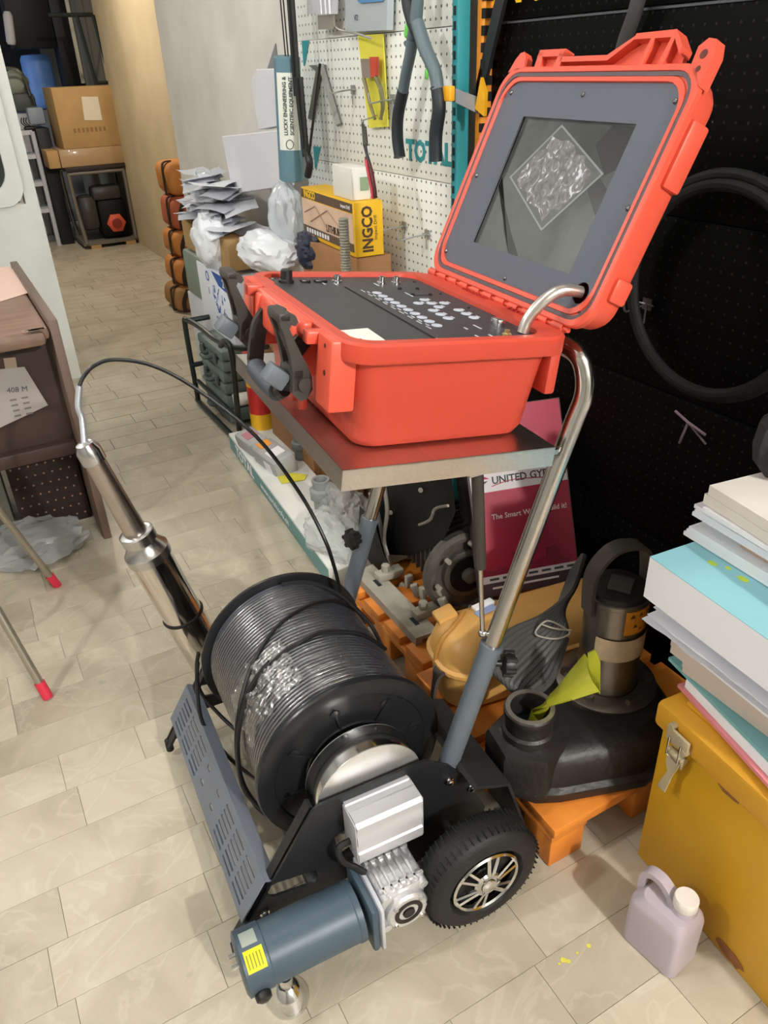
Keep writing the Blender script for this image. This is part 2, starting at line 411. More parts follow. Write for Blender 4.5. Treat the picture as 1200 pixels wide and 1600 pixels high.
# sleeves and chrome handle
sd=V((.34,0,1)).normalized()
p0=V((.118,0,.205))
def leg(y): return [p0+V((0,y,0))]
for y in (-.066,.435):
    a0=V((.150,y,.205)); a1=a0+sd*.32
    TB().lathe([(.0195,0),(.0195,.310),(.021,.310),(.021,.320),(.0165,.320)],a0,sd,28).build('handle_sleeve',slate,T)
    k0=a0+sd*.28; 
    kn=TB(); kd=V((.9,-.35,-.15)).normalized() if y<0 else V((-.9,-.3,.1)).normalized()
    kn.cyl(k0+kd*.018,k0+kd*.032,.006); kn.lathe([(.008,.03),(.019,.034),(.021,.042),(.019,.052),(.008,.055)],k0,kd,20)
    for i in range(6):
        aa=2*math.pi*i/6; x_,y_,z_=basis(kd); kn.cyl(k0+kd*.034+(x_*math.cos(aa)+y_*math.sin(aa))*.019,k0+kd*.053+(x_*math.cos(aa)+y_*math.sin(aa))*.019,.0055,seg=8)
    kn.build('star_knob',blackpl,T)
base=V((.150,0,.205))
def hpt(y,s_): return base+V((0,y,0))+sd*s_
h=[hpt(-.066,.31),hpt(-.066,.50),hpt(-.066,.65),hpt(-.066,.74)+V((.002,0,0)),V((.404,-.066,.945)),V((.405,-.060,.980)),V((.400,-.045,1.005)),V((.396,0,1.012)),V((.394,.08,1.013)),V((.394,.29,1.013)),V((.396,.37,1.012)),V((.400,.415,1.005)),V((.405,.430,.980)),V((.404,.435,.945)),hpt(.435,.74)+V((.002,0,0)),hpt(.435,.65),hpt(.435,.50),hpt(.435,.31)]
TB().tube(smooth_pts(h,8),.0155,20).build('handle_tube',steel,T,label='polished steel handle tube')
# gas strut
g0=V((.345,-.04,.905)); g0=V((.225,-.045,.86)); g1=V((.240,-.055,.530))
TB().cyl(g0,g0.lerp(g1,.58),.0098,bev=.001).build('gas_strut',mat('strut_black','37312c',.35),T)
TB().cyl(g0.lerp(g1,.58),g1,.0042).build('strut_rod',steel,T)
TB().ball(g1,.008,sub=2).cyl(g1,hpt(-.066,.34),.0045).build('strut_joint',chrome,T)
# feet
for (x,y) in ((-.226,-.192),(-.255,.46)):
    if y<0: TB().lathe([(.012,.070),(.012,.048),(.016,.046),(.036,.010),(.036,.0)][::-1],(x,y,0),(0,0,1),28).build('cone_foot',chrome,T)
# motor
mc=V((-.293,-.168,.118)); me_=V((-.072,-.168,.118)); ax=V((1,0,0))
mo=TB().lathe([(.046,0),(.053,.003),(.053,.045),(.0515,.047),(.0515,.2),(.053,.202),(.053,.212)],mc,ax,40).build('motor',slate2,T,label='blue-grey motor housing')
mb=TB(); 
for i in range(2): mb.cyl(mc+V((-.012,.014-.02*i,.01)),mc+V((.004,.014-.02*i,.01)),.004,seg=8)
mb.build('motor_terminal',chrome,mo)
TB().lathe([(.012,0),(.014,.004),(.013,.012),(.006,.016)],mc+V((.022,-.050,-.014)),V((0,-.95,-.3)),16).build('brush_cap',blackpl,mo)
def curved(c,r,a0,a1,x0,x1,m,name,par,n=10):
    bb=TB(); bb.grid(lambda u,v:c+V((x0+(x1-x0)*u,-r*math.cos(a0+(a1-a0)*v),r*math.sin(a0+(a1-a0)*v))),2,n)
    return bb.build(name,m,par)
curved(mc,.0536,R(38),R(75),.008,.040,yellow,'yellow_label',mo)
curved(mc,.0536,R(82),R(112),.010,.036,mat('foil_label','9aa39a',.4),'maker_label',mo)
bl=TB(); 
for i in range(5):
    x0=.011+i*.0055; bl.grid(lambda u,v,x0=x0:mc+V((x0+.0022*u,-.0540*math.cos(R(44)+R(24)*v),.0540*math.sin(R(44)+R(24)*v))),1,5)
bl.build('label_print',mat('print_olive','8a8a1a',.6),mo)
TB().box((-.066,-.168,.118),(.014,.112,.112),bev=.006).build('motor_flange',slate2,mo)
TB().box((-.054,-.168,.118),(.011,.118,.118),bev=.008).build('flange_plate',mat('plate_alu','c9ccd4',.4,.3),T)
# gearbox
gx=TB(); gc=V((-.003,-.165,.128))
gx.box(gc,(.088,.085,.095),bev=.010)
for i in range(5): gx.box(gc+V((-.034+i*.015,0,.048)),(.0055,.075,.012),bev=.001)
for i in range(2):
    gx.box(gc+V((0,-.03+.06*i,.05)),(.085,.006,.008),bev=.001)
for sx in (-1,1):
    for sz in (-1,1): gx.cyl(gc+V((sx*.036,-.046,sz*.038)),gc+V((sx*.036,.04,sz*.038)),.0085,seg=12)
gx.lathe([(.040,0),(.040,.012),(.036,.016),(.030,.016)],gc+V((0,-.04,0)),(0,-1,0),32)
gb=gx.build('gearbox',castalu,T)
TB().lathe([(.027,0),(.027,.0175),(.019,.0175),(.019,.014),(.012,.014),(.011,.0195),(.0,.0195)],gc+V((0,-.04,0)),(0,-1,0),28,caps=False).build('output_bore',mat('bore_dark','25211f',.3,.5),gb)
gz=TB()
for k in range(4):
    a=math.pi/4+k*math.pi/2; gz.cyl(gc+V((math.cos(a)*.034,-.055,math.sin(a)*.034)),gc+V((math.cos(a)*.034,-.060,math.sin(a)*.034)),.0045,seg=6)
gz.build('bolts',chrome,gb)
# aluminium control box
ab=TB(); prof=[(-.150,.207),(-.152,.212),(-.152,.232),(-.149,.235),(-.149,.252),(-.152,.255),(-.152,.272),(-.150,.275),(-.150,.288),(-.153,.292),(-.153,.300),(-.146,.306),(-.120,.306),(-.118,.303),(-.104,.303),(-.102,.306),(-.094,.306),(-.094,.207)]
ab.prism([(-.060,y,z) for y,z in prof],(.124,0,0))
ab=ab.build('control_box',mat('box_aluminium','c6c6ca',.42,.35),T,label='ribbed aluminium control box')
for x in (-.0615,.0655): TB().bx((x-.0012,-.150,.209),(x+.0012,-.096,.304),.001).build('end_plate',mat('box_aluminium','c6c6ca',.42,.35),ab)
TB().tube(smooth_pts([(-.062,-.12,.235),(-.085,-.122,.232),(-.083,-.13,.205),(-.062,-.14,.185),(-.05,-.15,.175)],6),.006,8).build('control_cable',rubber,T)
# plate bolts
for x,z in ((-.225,.112),(.150,.245),(.198,.20)):
    for y in (-.096,):
        TB().lathe([(.009,0),(.009,.002),(.006,.003),(.006,.008),(.003,.010)],(x,y,z),(0,-1,0),12).build('plate_bolt',chrome,T)
# chuck disc that grips the reel
TB().lathe([(.09,0),(.102,.002),(.102,.058),(.098,.062)],(0,-.078,.282),(0,1,0),56).build('chuck_disc',mat('disc_steel','dcdbd9',.3,.75),T,label='polished steel chuck disc')
TB().lathe([(.1022,.004),(.1026,.006),(.1026,.054),(.1022,.056)],(0,-.078,.282),(0,1,0),64,caps=False).build('chuck_rim',chrome,T)
TB().cyl((0,-.09,.282),(0,.47,.282),.012).build('reel_axle',steel,T)
# steel tray
CU=V((.98843957,-.08023916,-.12864252)); CW=V((.08091146,.99672129,0)); CM=frame((.413,.849,1.095),CU,CW)
def CB(): return B(CM)
trm=mat('tray_steel','cfcac4',.30,1,var=.05,vs=4,stretch=(60,1,60))
tb=CB()
u0,u1,w0,w1,nt_,nb=-.010,.338,-.021,.524,-.1645,-.196
tb.bx((u0,w0,nt_-.002),(u1,w1,nt_))
for a,b_ in (((u0,w0,nb),(u0+.002,w1,nt_)),((u1-.002,w0,nb),(u1,w1,nt_)),((u0,w0,nb),(u1,w0+.002,nt_)),((u0,w1-.002,nb),(u1,w1,nt_))): tb.bx(a,b_)
tb.build('tray',trm,T,label='folded stainless steel tray')
for y in (-.070,.440):
    TB().bx((.19,y-.010,.862),(.352,y+.010,.870)).build('tray_bracket',steel,T)
# ---------------------------------------------------------------- cable reel
RM=TM@Matrix.Translation((0,0,.282))
RL=thing('cable_reel','big black plastic reel wound with black cable under cling film','cable reel',RM)
def RB(): return B(RM)
flm=mat('reel_plastic','1c1d20',.28,bump=.06,bs=40)
def flange(y,s_,name='flange'):
    return RB().lathe([(.03,0),(.090,0),(.092,.003),(.150,.003),(.153,0),(.176,0),(.183,.002),(.186,.007),(.186,.012),(.180,.014),(.03,.014)],(0,y,0),(0,s_,0),96).build(name,flm,RL)
fA=flange(0,1); fB=flange(.385,-1)
b=RB()
for k in range(8):
    a=2*math.pi*k/8+.2; d=V((math.cos(a),0,math.sin(a)))
    b.lathe([(.010,0),(.010,.002),(.006,.003)],d*.13+V((0,.003,0)),(0,-1,0),12)
    b.box(d*.118,(.05,.004,.004),Matrix.Rotation(-a,3,'Y'))
b.split('moulded_rib',flm,fA)
# winding: one layer of turns seen, scalloped
prof=[]; n=40; y0,y1=.014,.371
for i in range(n):
    yc=y0+(y1-y0)*(i+.5)/n; rr_=.166+.0008*math.sin(i*1.7)
    for q in (-.92,-.5,0,.5,.92): prof.append((rr_-.001+.0045*math.sqrt(1-q*q),yc+q*.00446))
cabm=mat('cable_black','3f424a',.25,coat=.5)
RB().lathe(prof,(0,0,0),(0,1,0),128,caps=False).build('wound_cable',cabm,RL)
def cyl_(phi,y,r): a=R(phi); return V((-math.cos(a)*r,y,math.sin(a)*r))   # phi 0 = front, 90 = top
lp=mat('loop_cable','131315',.35)
def loop(pts,name='loose_loop',r=.0042): return RB().tube(smooth_pts(pts,6),r,10).build(name,lp,RL)
loop([cyl_(p,y,r) for p,y,r in ((150,.30,.176),(125,.285,.176),(100,.262,.176),(75,.235,.176),(50,.195,.177),(25,.15,.180),(0,.125,.186),(-20,.10,.20),(-35,.05,.20),(-50,.02,.19))])
loop([cyl_(p,y,r) for p,y,r in ((150,.16,.174),(125,.165,.174),(100,.17,.174),(80,.165,.174),(60,.16,.175),(35,.15,.177),(10,.125,.182),(-12,.10,.195),(-28,.06,.20),(-45,.02,.19))])
loop([cyl_(p,y,r) for p,y,r in ((60,.165,.176),(40,.155,.177),(18,.13,.18),(0,.108,.188),(-15,.075,.20),(-30,.04,.19))])
loop([cyl_(p,y,r) for p,y,r in ((5,.392,.19),(-8,.375,.205),(-25,.33,.235),(-38,.26,.235),(-42,.19,.215),(-35,.13,.19),(-28,.09,.185))])
loop([cyl_(p,y,r) for p,y,r in ((12,.394,.188),(0,.392,.195),(-14,.375,.205),(-28,.34,.20),(-38,.29,.19),(-50,.24,.18))])
loop([cyl_(p,y,r) for p,y,r in ((92,.356,.176),(110,.34,.182),(130,.31,.182),(150,.25,.180),(170,.22,.176))])
# cling film around the middle
fm=bpy.data.materials.new('cling_film'); fm.use_nodes=True; nt=fm.node_tree; nt.nodes.clear()
o_=nt.nodes.new('ShaderNodeOutputMaterial'); tr=nt.nodes.new('ShaderNodeBsdfTransparent'); gl=nt.nodes.new('ShaderNodeBsdfGlossy'); gl.inputs['Roughness'].default_value=.16
df=nt.nodes.new('ShaderNodeBsdfDiffuse'); df.inputs[0].default_value=(.8,.84,.9,1)
mx=nt.nodes.new('ShaderNodeMixShader'); mx2=nt.nodes.new('ShaderNodeMixShader'); tc=nt.nodes.new('ShaderNodeTexCoord')
nz=nt.nodes.new('ShaderNodeTexNoise'); nz.inputs['Scale'].default_value=38; nz.inputs['Detail'].default_value=5; nz.inputs['Distortion'].default_value=1.5
bp=nt.nodes.new('ShaderNodeBump'); bp.inputs['Strength'].default_value=.9; bp.inputs['Distance'].default_value=.004
L=nt.links.new; L(tc.outputs['Object'],nz.inputs[0]); L(nz.outputs[0],bp.inputs['Height']); L(bp.outputs[0],gl.inputs['Normal'])
mx.inputs[0].default_value=.30; L(tr.outputs[0],mx.inputs[1]); L(gl.outputs[0],mx.inputs[2])
mr=nt.nodes.new('ShaderNodeMapRange'); mr.inputs[1].default_value=.60; mr.inputs[2].default_value=.80; mr.inputs[3].default_value=.0; mr.inputs[4].default_value=.10; L(nz.outputs[0],mr.inputs[0]); L(mr.outputs[0],mx2.inputs[0])
L(mx.outputs[0],mx2.inputs[1]); L(df.outputs[0],mx2.inputs[2]); L(mx2.outputs[0],o_.inputs[0]); MT['cling_film']=fm
f2=fm.copy(); f2.name='cling_film_tight'; n2=f2.node_tree; g2=[n for n in n2.nodes if n.type=='BSDF_GLOSSY'][0]; b2_=[n for n in n2.nodes if n.type=='BUMP'][0]; z2=[n for n in n2.nodes if n.type=='TEX_NOISE'][0]; c2=[n for n in n2.nodes if n.type=='TEX_COORD'][0]
sx2=n2.nodes.new('ShaderNodeSeparateXYZ'); n2.links.new(c2.outputs['Object'],sx2.inputs[0])
mm=n2.nodes.new('ShaderNodeMath'); mm.operation='MULTIPLY'; mm.inputs[1].default_value=math.pi*40/.357; n2.links.new(sx2.outputs[1],mm.inputs[0])
mo2=n2.nodes.new('ShaderNodeMath'); mo2.operation='SUBTRACT'; mo2.inputs[1].default_value=math.pi*40/.357*.014; n2.links.new(mm.outputs[0],mo2.inputs[0])
ms=n2.nodes.new('ShaderNodeMath'); ms.operation='SINE'; n2.links.new(mo2.outputs[0],ms.inputs[0])
ma=n2.nodes.new('ShaderNodeMath'); ma.operation='ABSOLUTE'; n2.links.new(ms.outputs[0],ma.inputs[0])
mk=n2.nodes.new('ShaderNodeMath'); mk.operation='MULTIPLY_ADD'; mk.inputs[1].default_value=.35; n2.links.new(z2.outputs[0],mk.inputs[0]); n2.links.new(ma.outputs[0],mk.inputs[2]); n2.links.new(mk.outputs[0],b2_.inputs['Height'])
b2_.inputs['Strength'].default_value=1; b2_.inputs['Distance'].default_value=.003
def film(y0,y1,p0,p1,r,amp,seed,nu=110,nv=60,fm=fm):
    def fn(u,v):
        p=p0+(p1-p0)*u; y=y0+(y1-y0)*v+ .02*noise.noise(V((u*9,seed,0)))*(1 if v>.5 else -1)
        q=V((math.cos(R(p))*6,y*34,math.sin(R(p))*6+seed))
        k=abs(noise.noise(q))+.6*abs(noise.noise(q*2.3))
        return cyl_(p,y,r+amp*k)
    RB().grid(fn,nu,nv).build('cling_film',fm,RL,sm=25)
film(.03,.35,-45,195,.1706,.0010,1,150,60,f2)
film(.07,.20,18,72,.1728,.009,5,90,60)
# ---------------------------------------------------------------- downhole camera probe
pb=V((.325,1.572,.006)); pt=V((.14,1.5875,.74)); pd=(pt-pb).normalized(); Lp=(pt-pb).length
PM=frame(pb,*basis(pd)[:2])
PR=thing('camera_probe','long stainless steel camera probe standing behind the reel','camera probe',PM)
def PB(): return B(PM)
S=lambda h:(0,0,h)
def pl_(prof,name,m,seg=40,label=None): return PB().lathe([(r,h) for r,h in prof],(0,0,0),(0,0,1),seg,ref=None).build(name,m,PR,label=label)
sp=mat('probe_steel','d8d2ca',.13,1)
pl_([(.044,0),(.050,.006),(.050,.245)],'lower_tube',sp)
pl_([(.0515,.245),(.0525,.248),(.0515,.251)],'rubber_ring',rubber)
pl_([(.0485,.251),(.0485,.435)],'upper_tube',sp)
pl_([(.050,.435),(.0525,.437),(.0525,.458),(.049,.462),(.036,.482),(.036,.486),(.040,.488),(.040,.510),(.037,.512),(.025,.513)],'collar',mat('probe_collar','c5c4c3',.25,1))
pl_([(.0255,.513),(.0225,Lp-.048)],'neck_tube',mat('neck_steel','bdb3ac',.28,1))
pl_([(.0265,Lp-.048),(.0265,Lp-.020),(.019,Lp-.004),(.010,Lp)],'end_cone',mat('cone_steel','cfcfd0',.2,1),label='faceted end cone')
inv=PM.inverted()

def D(px,py,d):
    v=CX*(px-600)+CYD*(py-800)+CF*1200; return V((0,0,1.4))+v*(d/1200)
tp=[pt-pd*.004,D(128,655,1.60),D(122,635,1.59),D(124,603,1.58)]
B().tube(smooth_pts(tp,8),.0068,12).build('strain_relief',mat('relief_grey','b9bdc4',.4,.6),PR)
cp=[tp[-1],D(131,588,1.58),D(148,571,1.58),D(180,562,1.6),D(240,572,1.62),D(310,610,1.62),D(400,682,1.60),D(468,770,1.60),D(506,840,1.60),D(522,885,1.63),D(532,925,1.67)]
B().tube(smooth_pts(cp,10),.0042,10).build('probe_cable',lp,PR,label='black cable arching to the reel')
# ---------------------------------------------------------------- orange case
K=thing('control_case','open orange-red hard case with black control panel and screen in its lid','case',CM)
Wd=.46; D_=.347
def rring(x0,x1,y0,y1,r,z,n=6): return rr((x0+x1)/2,(y0+y1)/2,(x1-x0)/2,(y1-y0)/2,r,z,n)
b=CB()
i=lambda k,z,r=.035:rring(k,D_-k,k,Wd-k,r,z)
b.loft([i(.045,-.1635,.02),i(.036,-.160,.03),i(.029,-.148,.034),i(.018,-.05,.036),i(.014,-.030,.038),rring(-.004,D_+.004,-.004,Wd+.004,.042,-.028),rring(-.006,D_+.004,-.006,Wd+.006,.044,-.022),rring(-.006,D_+.004,-.006,Wd+.006,.044,-.004),rring(-.003,D_,-.003,Wd+.003,.042,0),rring(.012,D_-.038,.012,Wd-.012,.034,0),rring(.014,D_-.040,.014,Wd-.014,.032,-.012),rring(.014,D_-.040,.014,Wd-.014,.032,-.02)],True,False)
sh=b.build('shell',orange,K)
# latch and handle mounts on the front face (x<0 side)
om=CB()
om.box((.002,.050,-.052),(.038,.052,.098),bev=.004)
om.box((.003,Wd-.044,-.055),(.040,.058,.104),bev=.004)
for w_ in (.145,Wd-.145): 
    om.box((-.012,w_,-.045),(.040,.012,.082),bev=.003)
om.box((-.010,.190,-.030),(.034,.075,.055),bev=.010,seg=3); om.box((-.010,.285,-.030),(.034,.075,.055),bev=.010,seg=3)
om.box((-.012,.235,-.012),(.024,.22,.022),bev=.008,seg=3)
om.box((-.018,.085,-.012),(.028,.020,.018),bev=.003); om.box((-.018,Wd-.085,-.012),(.028,.020,.018),bev=.003)
om.box((.008,.235,-.09),(.012,.02,.13),bev=.003)
om.box((.006,.19,-.10),(.014,.012,.11),bev=.003)
om.split('front_mount',orange2,sh)
CB().cyl((-.0176,.044,-.050),(-.0165,.044,-.050),.004,seg=12).cyl((-.0176,.046,-.014),(-.0165,.046,-.014),.003,seg=12).split('pin_hole',mat('hole_brown','5a2318',.6),sh)
# ribs under the rim at right rear
om=CB(); om.box((D_-.012,.10,-.045),(.03,.02,.05),bev=.004).box((D_-.012,.36,-.045),(.03,.02,.05),bev=.004).box((D_-.010,.036,-.06),(.020,.04,.070),bev=.006)
om.split('rear_mount',orange,sh)
pn=CB().loft([rring(.0145,D_-.0405,.0145,Wd-.0145,.030,-.014),rring(.0145,D_-.0405,.0145,Wd-.0145,.030,-.0065)]).build('control_panel',blackpanel,K)
zt=-.0065
CB().box((.138,.190,zt),(.004,.345,.0012)).build('panel_gap',mat('gap_black','050505',.8),pn)
btn=mat('button_white','b9c0cb',.5)
B1=None
spots=[(.1765,.314-.0239*k) for k in range(10)]+[(.238,.259),(.215,.236),(.238,.234),(.262,.234),(.238,.209),(.2165,.187),(.2165,.162),(.2165,.138),(.262,.186),(.262,.162),(.262,.138)]
for k,(u,w_) in enumerate(spots):
    if B1 is None:
        B1=CB().lathe([(.0082,0),(.0082,.0010),(.0075,.0014)],(u,w_,zt),(0,0,1),20).build('button',btn,pn); bu=(u,w_)
    else:
        o=B1.copy(); C.objects.link(o); o.location=V((u-bu[0],w_-bu[1],0))
pm=mat('panel_print','c4c8cc',.6)
b=CB(); random.seed(3)
for k,(u,w_) in enumerate(spots): b.box((u-.0125 if k<10 else u+.0115,w_+.006,zt+.0003),(.0022,.011,.0005))
for u,w_,a_ in ((.237,.085,.022),(.214,.079,.010),(.208,.034,.016),(.231,.036,.014),(.205,.380,.02),(.130,.385,.012),(.110,.390,.014),(.23,.30,.03)): b.box((u,w_,zt+.0003),(.0026,a_,.0005))
for k in range(9): b.box((.158,.33-.03*k,zt+.0003),(.0018,.016,.0005))
b.build('panel_lettering',pm,pn,kind='stuff')
CB().lathe([(.013,0),(.013,.004),(.0105,.006),(.0098,.020),(.008,.022)],(.046,.402,zt),(0,0,1),24).build('rotary_knob',blackpl,pn)
for (u,w_,a_) in ((.080,.402,.016),(.108,.402,.022)):
    CB().box((u,w_,zt+.002),(a_,.012,.005),bev=.001).build('rocker_switch',mat('switch_black','0f0f10',.25),pn)
for (u,w_) in ((.139,.403),(.219,.389),(.247,.389)):
    CB().lathe([(.009,0),(.009,.003),(.0065,.004),(.0065,.012),(.0045,.012),(.0045,.006)],(u,w_,zt),(0,0,1),18).build('socket',chrome,pn)
for (u,w_) in ((.141,.030),(.03,.04),(.291,.30),(.289,.20),(.29,.40),(.03,.43),(.29,.11)):
    CB().lathe([(.003,0),(.003,.001),(.001,.002)],(u,w_,zt),(0,0,1),10).build('panel_screw',blackpl if u>.19 else chrome,pn)
b=CB()
for u,w_ in ((.232,.341),(.266,.340),(.234,.295),(.267,.293)): b.lathe([(.0035,0),(.0035,.003),(.001,.004)],(u,w_,zt),(0,0,1),10)
b.box((.250,.294,zt+.0005),(.030,.002,.0006)); b.split('toggle',blackpl,pn)
CB().box((.274,.088,zt+.005),(.012,.022,.012),bev=.001).build('usb_port',chrome,pn)
CB().lathe([(.007,0),(.007,.004),(.004,.006),(.004,.010)],(.253,.030,zt),(0,0,1),14).build('antenna_jack',mat('brass','c9b27a',.3,.9),pn)
CB().prism([(.017,.086,zt+.0005),(.064,.094,zt+.0005),(.062,.017,zt+.0005),(.017,.012,zt+.0005)],(0,0,.0005)).build('paper_label',mat('label_paper','e8e4d6',.7),pn,label='blank cream paper label')
# latches, swung open
def latch(w_):
    l=CB(); w0,w1=w_-.026,w_+.026
    # arm profile in (u,n) pointing up and outward
    prof=[(-.030,-.095),(-.040,-.098),(-.052,-.085),(-.050,-.06),(-.056,-.03),(-.064,.0),(-.072,.020),(-.070,.030),(-.060,.035),(-.050,.031),(-.046,.022),(-.050,.016),(-.056,.018),(-.058,.012),(-.048,-.01),(-.038,-.03),(-.030,-.045),(-.024,-.06),(-.022,-.08)]
    prof=[(u+.004,n_*.92-.012) for u,n_ in prof]
    for a,b_ in ((w0,w0+.012),(w1-.012,w1)): l.prism([(u,a,n_) for u,n_ in prof],(0,b_-a,0))
    l.bx((-.070,w0,.006),(-.050,w1,.020),.004); l.bx((-.048,w0,-.09),(-.030,w1,-.055),.003)
    l.cyl((-.030,w0-.004,-.078),(-.030,w1+.004,-.078),.010,seg=16)
    la_=l.build('latch',latchm,K)
    CB().box((-.064,w_+.0,-.072),(.030,.030,.026),Matrix.Rotation(R(35),3,'Y'),bev=.003).build('release_tab',grayclip,la_)
latch(.108); latch(Wd-.085)
# carrying handle hanging down in front
hd=CB(); 
arm=lambda w_:[V((-.016,w_,-.030)),V((-.030,w_,-.05)),V((-.036,w_+ (.003 if w_<.2 else -.003),-.080)),V((-.040,w_+(.010 if w_<.2 else -.010),-.104))]
def sweepbox(b_,pts,hw,ht,wdir=V((0,1,0))):
    rings=[]
    for k,p in enumerate(pts):
        t=(pts[min(k+1,len(pts)-1)]-pts[max(k-1,0)]).normalized(); nn=t.cross(wdir).normalized(); ww=nn.cross(t)
        rings.append([p+ww*hw+nn*ht,p-ww*hw+nn*ht,p-ww*hw-nn*ht,p+ww*hw-nn*ht])
    b_.loft(rings)
for w_ in (.135,.300): sweepbox(hd,smooth_pts(arm(w_),5),.006,.012)
hd.tube(smooth_pts([(-.040,.140,-.104),(-.043,.158,-.112),(-.043,.22,-.114),(-.043,.28,-.112),(-.040,.298,-.104)],6),.0105,14)
hd=hd.build('carry_handle',blackpl,K)
gp=CB(); pts=smooth_pts([(-.0425,.160,-.1125),(-.043,.19,-.1145),(-.043,.22,-.115),(-.043,.25,-.1145),(-.0425,.276,-.1125)],8)
gp.tube(pts,.015,16,rr=[.0150+.0010*(k%2) for k in range(len(pts))]); gp.build('grip',mat('grip_grey','474d56',.5),hd)
# lid
LD=V((.43551614,-.03535416,.89948639)); LN=V((-.89653724,.07277875,.43694877)); LO=V((.413,.849,1.095))+CU*.347
LM=frame(LO,CW,LD,-LN)          # x along hinge, y up the lid, z = outward back
# keep right handed: columns CW, LD, and CWxLD
zdir=CW.cross(LD); LM=frame(LO,CW,LD); sgn=1 if zdir.dot(LN)>0 else -1
def LB(): return B(LM)
Zi=sgn   # +Zi*z is the inner (screen) side
x0,x1,y0_,y1_=-.020,.460,.008,.372
b=LB(); q=lambda k,z,r=.04:rring(x0+k,x1-k,y0_+k,y1_-k,r,z*Zi)
b.loft([q(.026,-.052,.03),q(.012,-.049,.035),q(.007,-.040,.04),q(.004,-.012),q(.002,-.010),q(0,-.008),q(0,0),q(.002,.002),q(.009,.002),q(.010,-.0015),q(.0155,-.0015),q(.0165,.001),q(.023,.001),q(.0245,-.003,.032),q(.0245,-.010,.032)],True,False)
ld=b.build('lid',orange2,K)
b=LB(); b.loft([q(.0098,-.0016,.034),q(.0098,.0006,.034),q(.0157,.0006,.032),q(.0157,-.0016,.032)],False,False); b.build('gasket',mat('gasket_grey','5b5055',.6),ld)
sx0,sx1,sy0,sy1=.069,.353,.078,.293
pan=[(p[0],p[1]) for p in rring(x0+.0243,x1-.0243,y0_+.0243,y1_-.0243,.030,0)]
hole=[(sx0,sy0),(sx1,sy0),(sx1,sy1),(sx0,sy1)]
gr=[(.027+.016*math.cos(2*math.pi*k/16),.058+.016*math.sin(2*math.pi*k/16)) for k in range(16)]
lp_=plate(pan,[hole,gr],.003,LM@Matrix.Translation((0,0,-.0035*Zi)),'screen_bezel',graypanel,ld)
LB().bx((sx0-.004,sy0-.004,-.014*Zi),(sx1+.004,sy1+.004,-.0085*Zi)).build('screen_back',mat('gap_black','050505',.8),ld)
for sx_,sy_ in ((.418,.330),(.216,.330),(.014,.325),(.010,.183),(.012,.035),(.216,.040),(.425,.048),(.423,.187)):
    LB().lathe([(.0042,0),(.0042,.0008),(.003,.0022),(.001,.0028)],(sx_,sy_,-.002*Zi),(0,0,Zi),14).build('bezel_screw',mat('screw_dark','6d6d70',.25,.9),ld)
# screen picture: tilted pale crumpled square and dark bands on mottled grey
def scr(name,c,e=.9,bump=0): return mat(name,c,.25,emit=e,spec=.5)
b=LB(); z=-.0082*Zi
def quad(pts,m,name,dz): LB().prism([(x,y,z+dz*Zi) for x,y in pts],(0,0,.0001*Zi)).build(name,m,scn)
sm_=bpy.data.materials.new('screen_image'); sm_.use_nodes=True; nt=sm_.node_tree; bb=nt.nodes['Principled BSDF']; L=nt.links.new
tc=nt.nodes.new('ShaderNodeTexCoord'); nz=nt.nodes.new('ShaderNodeTexNoise'); nz.inputs['Scale'].default_value=9; nz.inputs['Detail'].default_value=7; nz.inputs['Distortion'].default_value=.6
rp=nt.nodes.new('ShaderNodeValToRGB'); rp.color_ramp.elements[0].position=.3; rp.color_ramp.elements[0].color=hx('3c3d39'); rp.color_ramp.elements[1].position=.7; rp.color_ramp.elements[1].color=hx('6b6d68')
L(tc.outputs['Object'],nz.inputs[0]); L(nz.outputs[0],rp.inputs[0]); L(rp.outputs[0],bb.inputs['Emission Color']); bb.inputs['Emission Strength'].default_value=.7; bb.inputs['Base Color'].default_value=(.01,.01,.01,1); bb.inputs['Roughness'].default_value=.15
scn=LB().bx((sx0-.002,sy0-.002,-.0088*Zi),(sx1+.002,sy1+.002,-.0082*Zi)).build('screen',sm_,ld)
def em(name,c,s_=.7):
    m=mat(name,c,.2); bb=m.node_tree.nodes['Principled BSDF']; bb.inputs['Base Color'].default_value=(.01,.01,.01,1); bb.inputs['Emission Color'].default_value=hx(c); bb.inputs['Emission Strength'].default_value=s_; return m
# image content as one flat part of the screen
def imgq(name,polys,m,dz):
    b=LB()
    for pl in polys: b.prism([(x,y,z+dz*Zi) for x,y in pl],(0,0,.00012*Zi))
    return b.split(name,m,ld)
imgq('screen_dark_band',[((.352,.195),(.352,.178),(.310,.150),(.262,.112),(.215,.079),(.245,.079),(.285,.112),(.322,.158)),((.070,.291),(.070,.235),(.095,.222),(.145,.262),(.125,.291)),((.070,.20),(.070,.160),(.115,.195),(.150,.225),(.135,.235))],em('image_dark','2a2b28'),.0001)
wm=bpy.data.materials.new('screen_crumpled_square'); wm.use_nodes=True; nt=wm.node_tree; bb=nt.nodes['Principled BSDF']; L=nt.links.new
tc=nt.nodes.new('ShaderNodeTexCoord'); nz=nt.nodes.new('ShaderNodeTexNoise'); nz.inputs['Scale'].default_value=45; nz.inputs['Detail'].default_value=8; nz.inputs['Distortion'].default_value=2.5
rp=nt.nodes.new('ShaderNodeValToRGB'); e=rp.color_ramp.elements; e[0].position=.35; e[0].color=hx('6f6a66'); e[1].position=.66; e[1].color=hx('ffffff'); k_=e.new(.56); k_.color=hx('9a958f')
L(tc.outputs['Object'],nz.inputs[0]); L(nz.outputs[0],rp.inputs[0]); L(rp.outputs[0],bb.inputs['Emission Color']); bb.inputs['Emission Strength'].default_value=.72; bb.inputs['Base Color'].default_value=(.01,.01,.01,1)
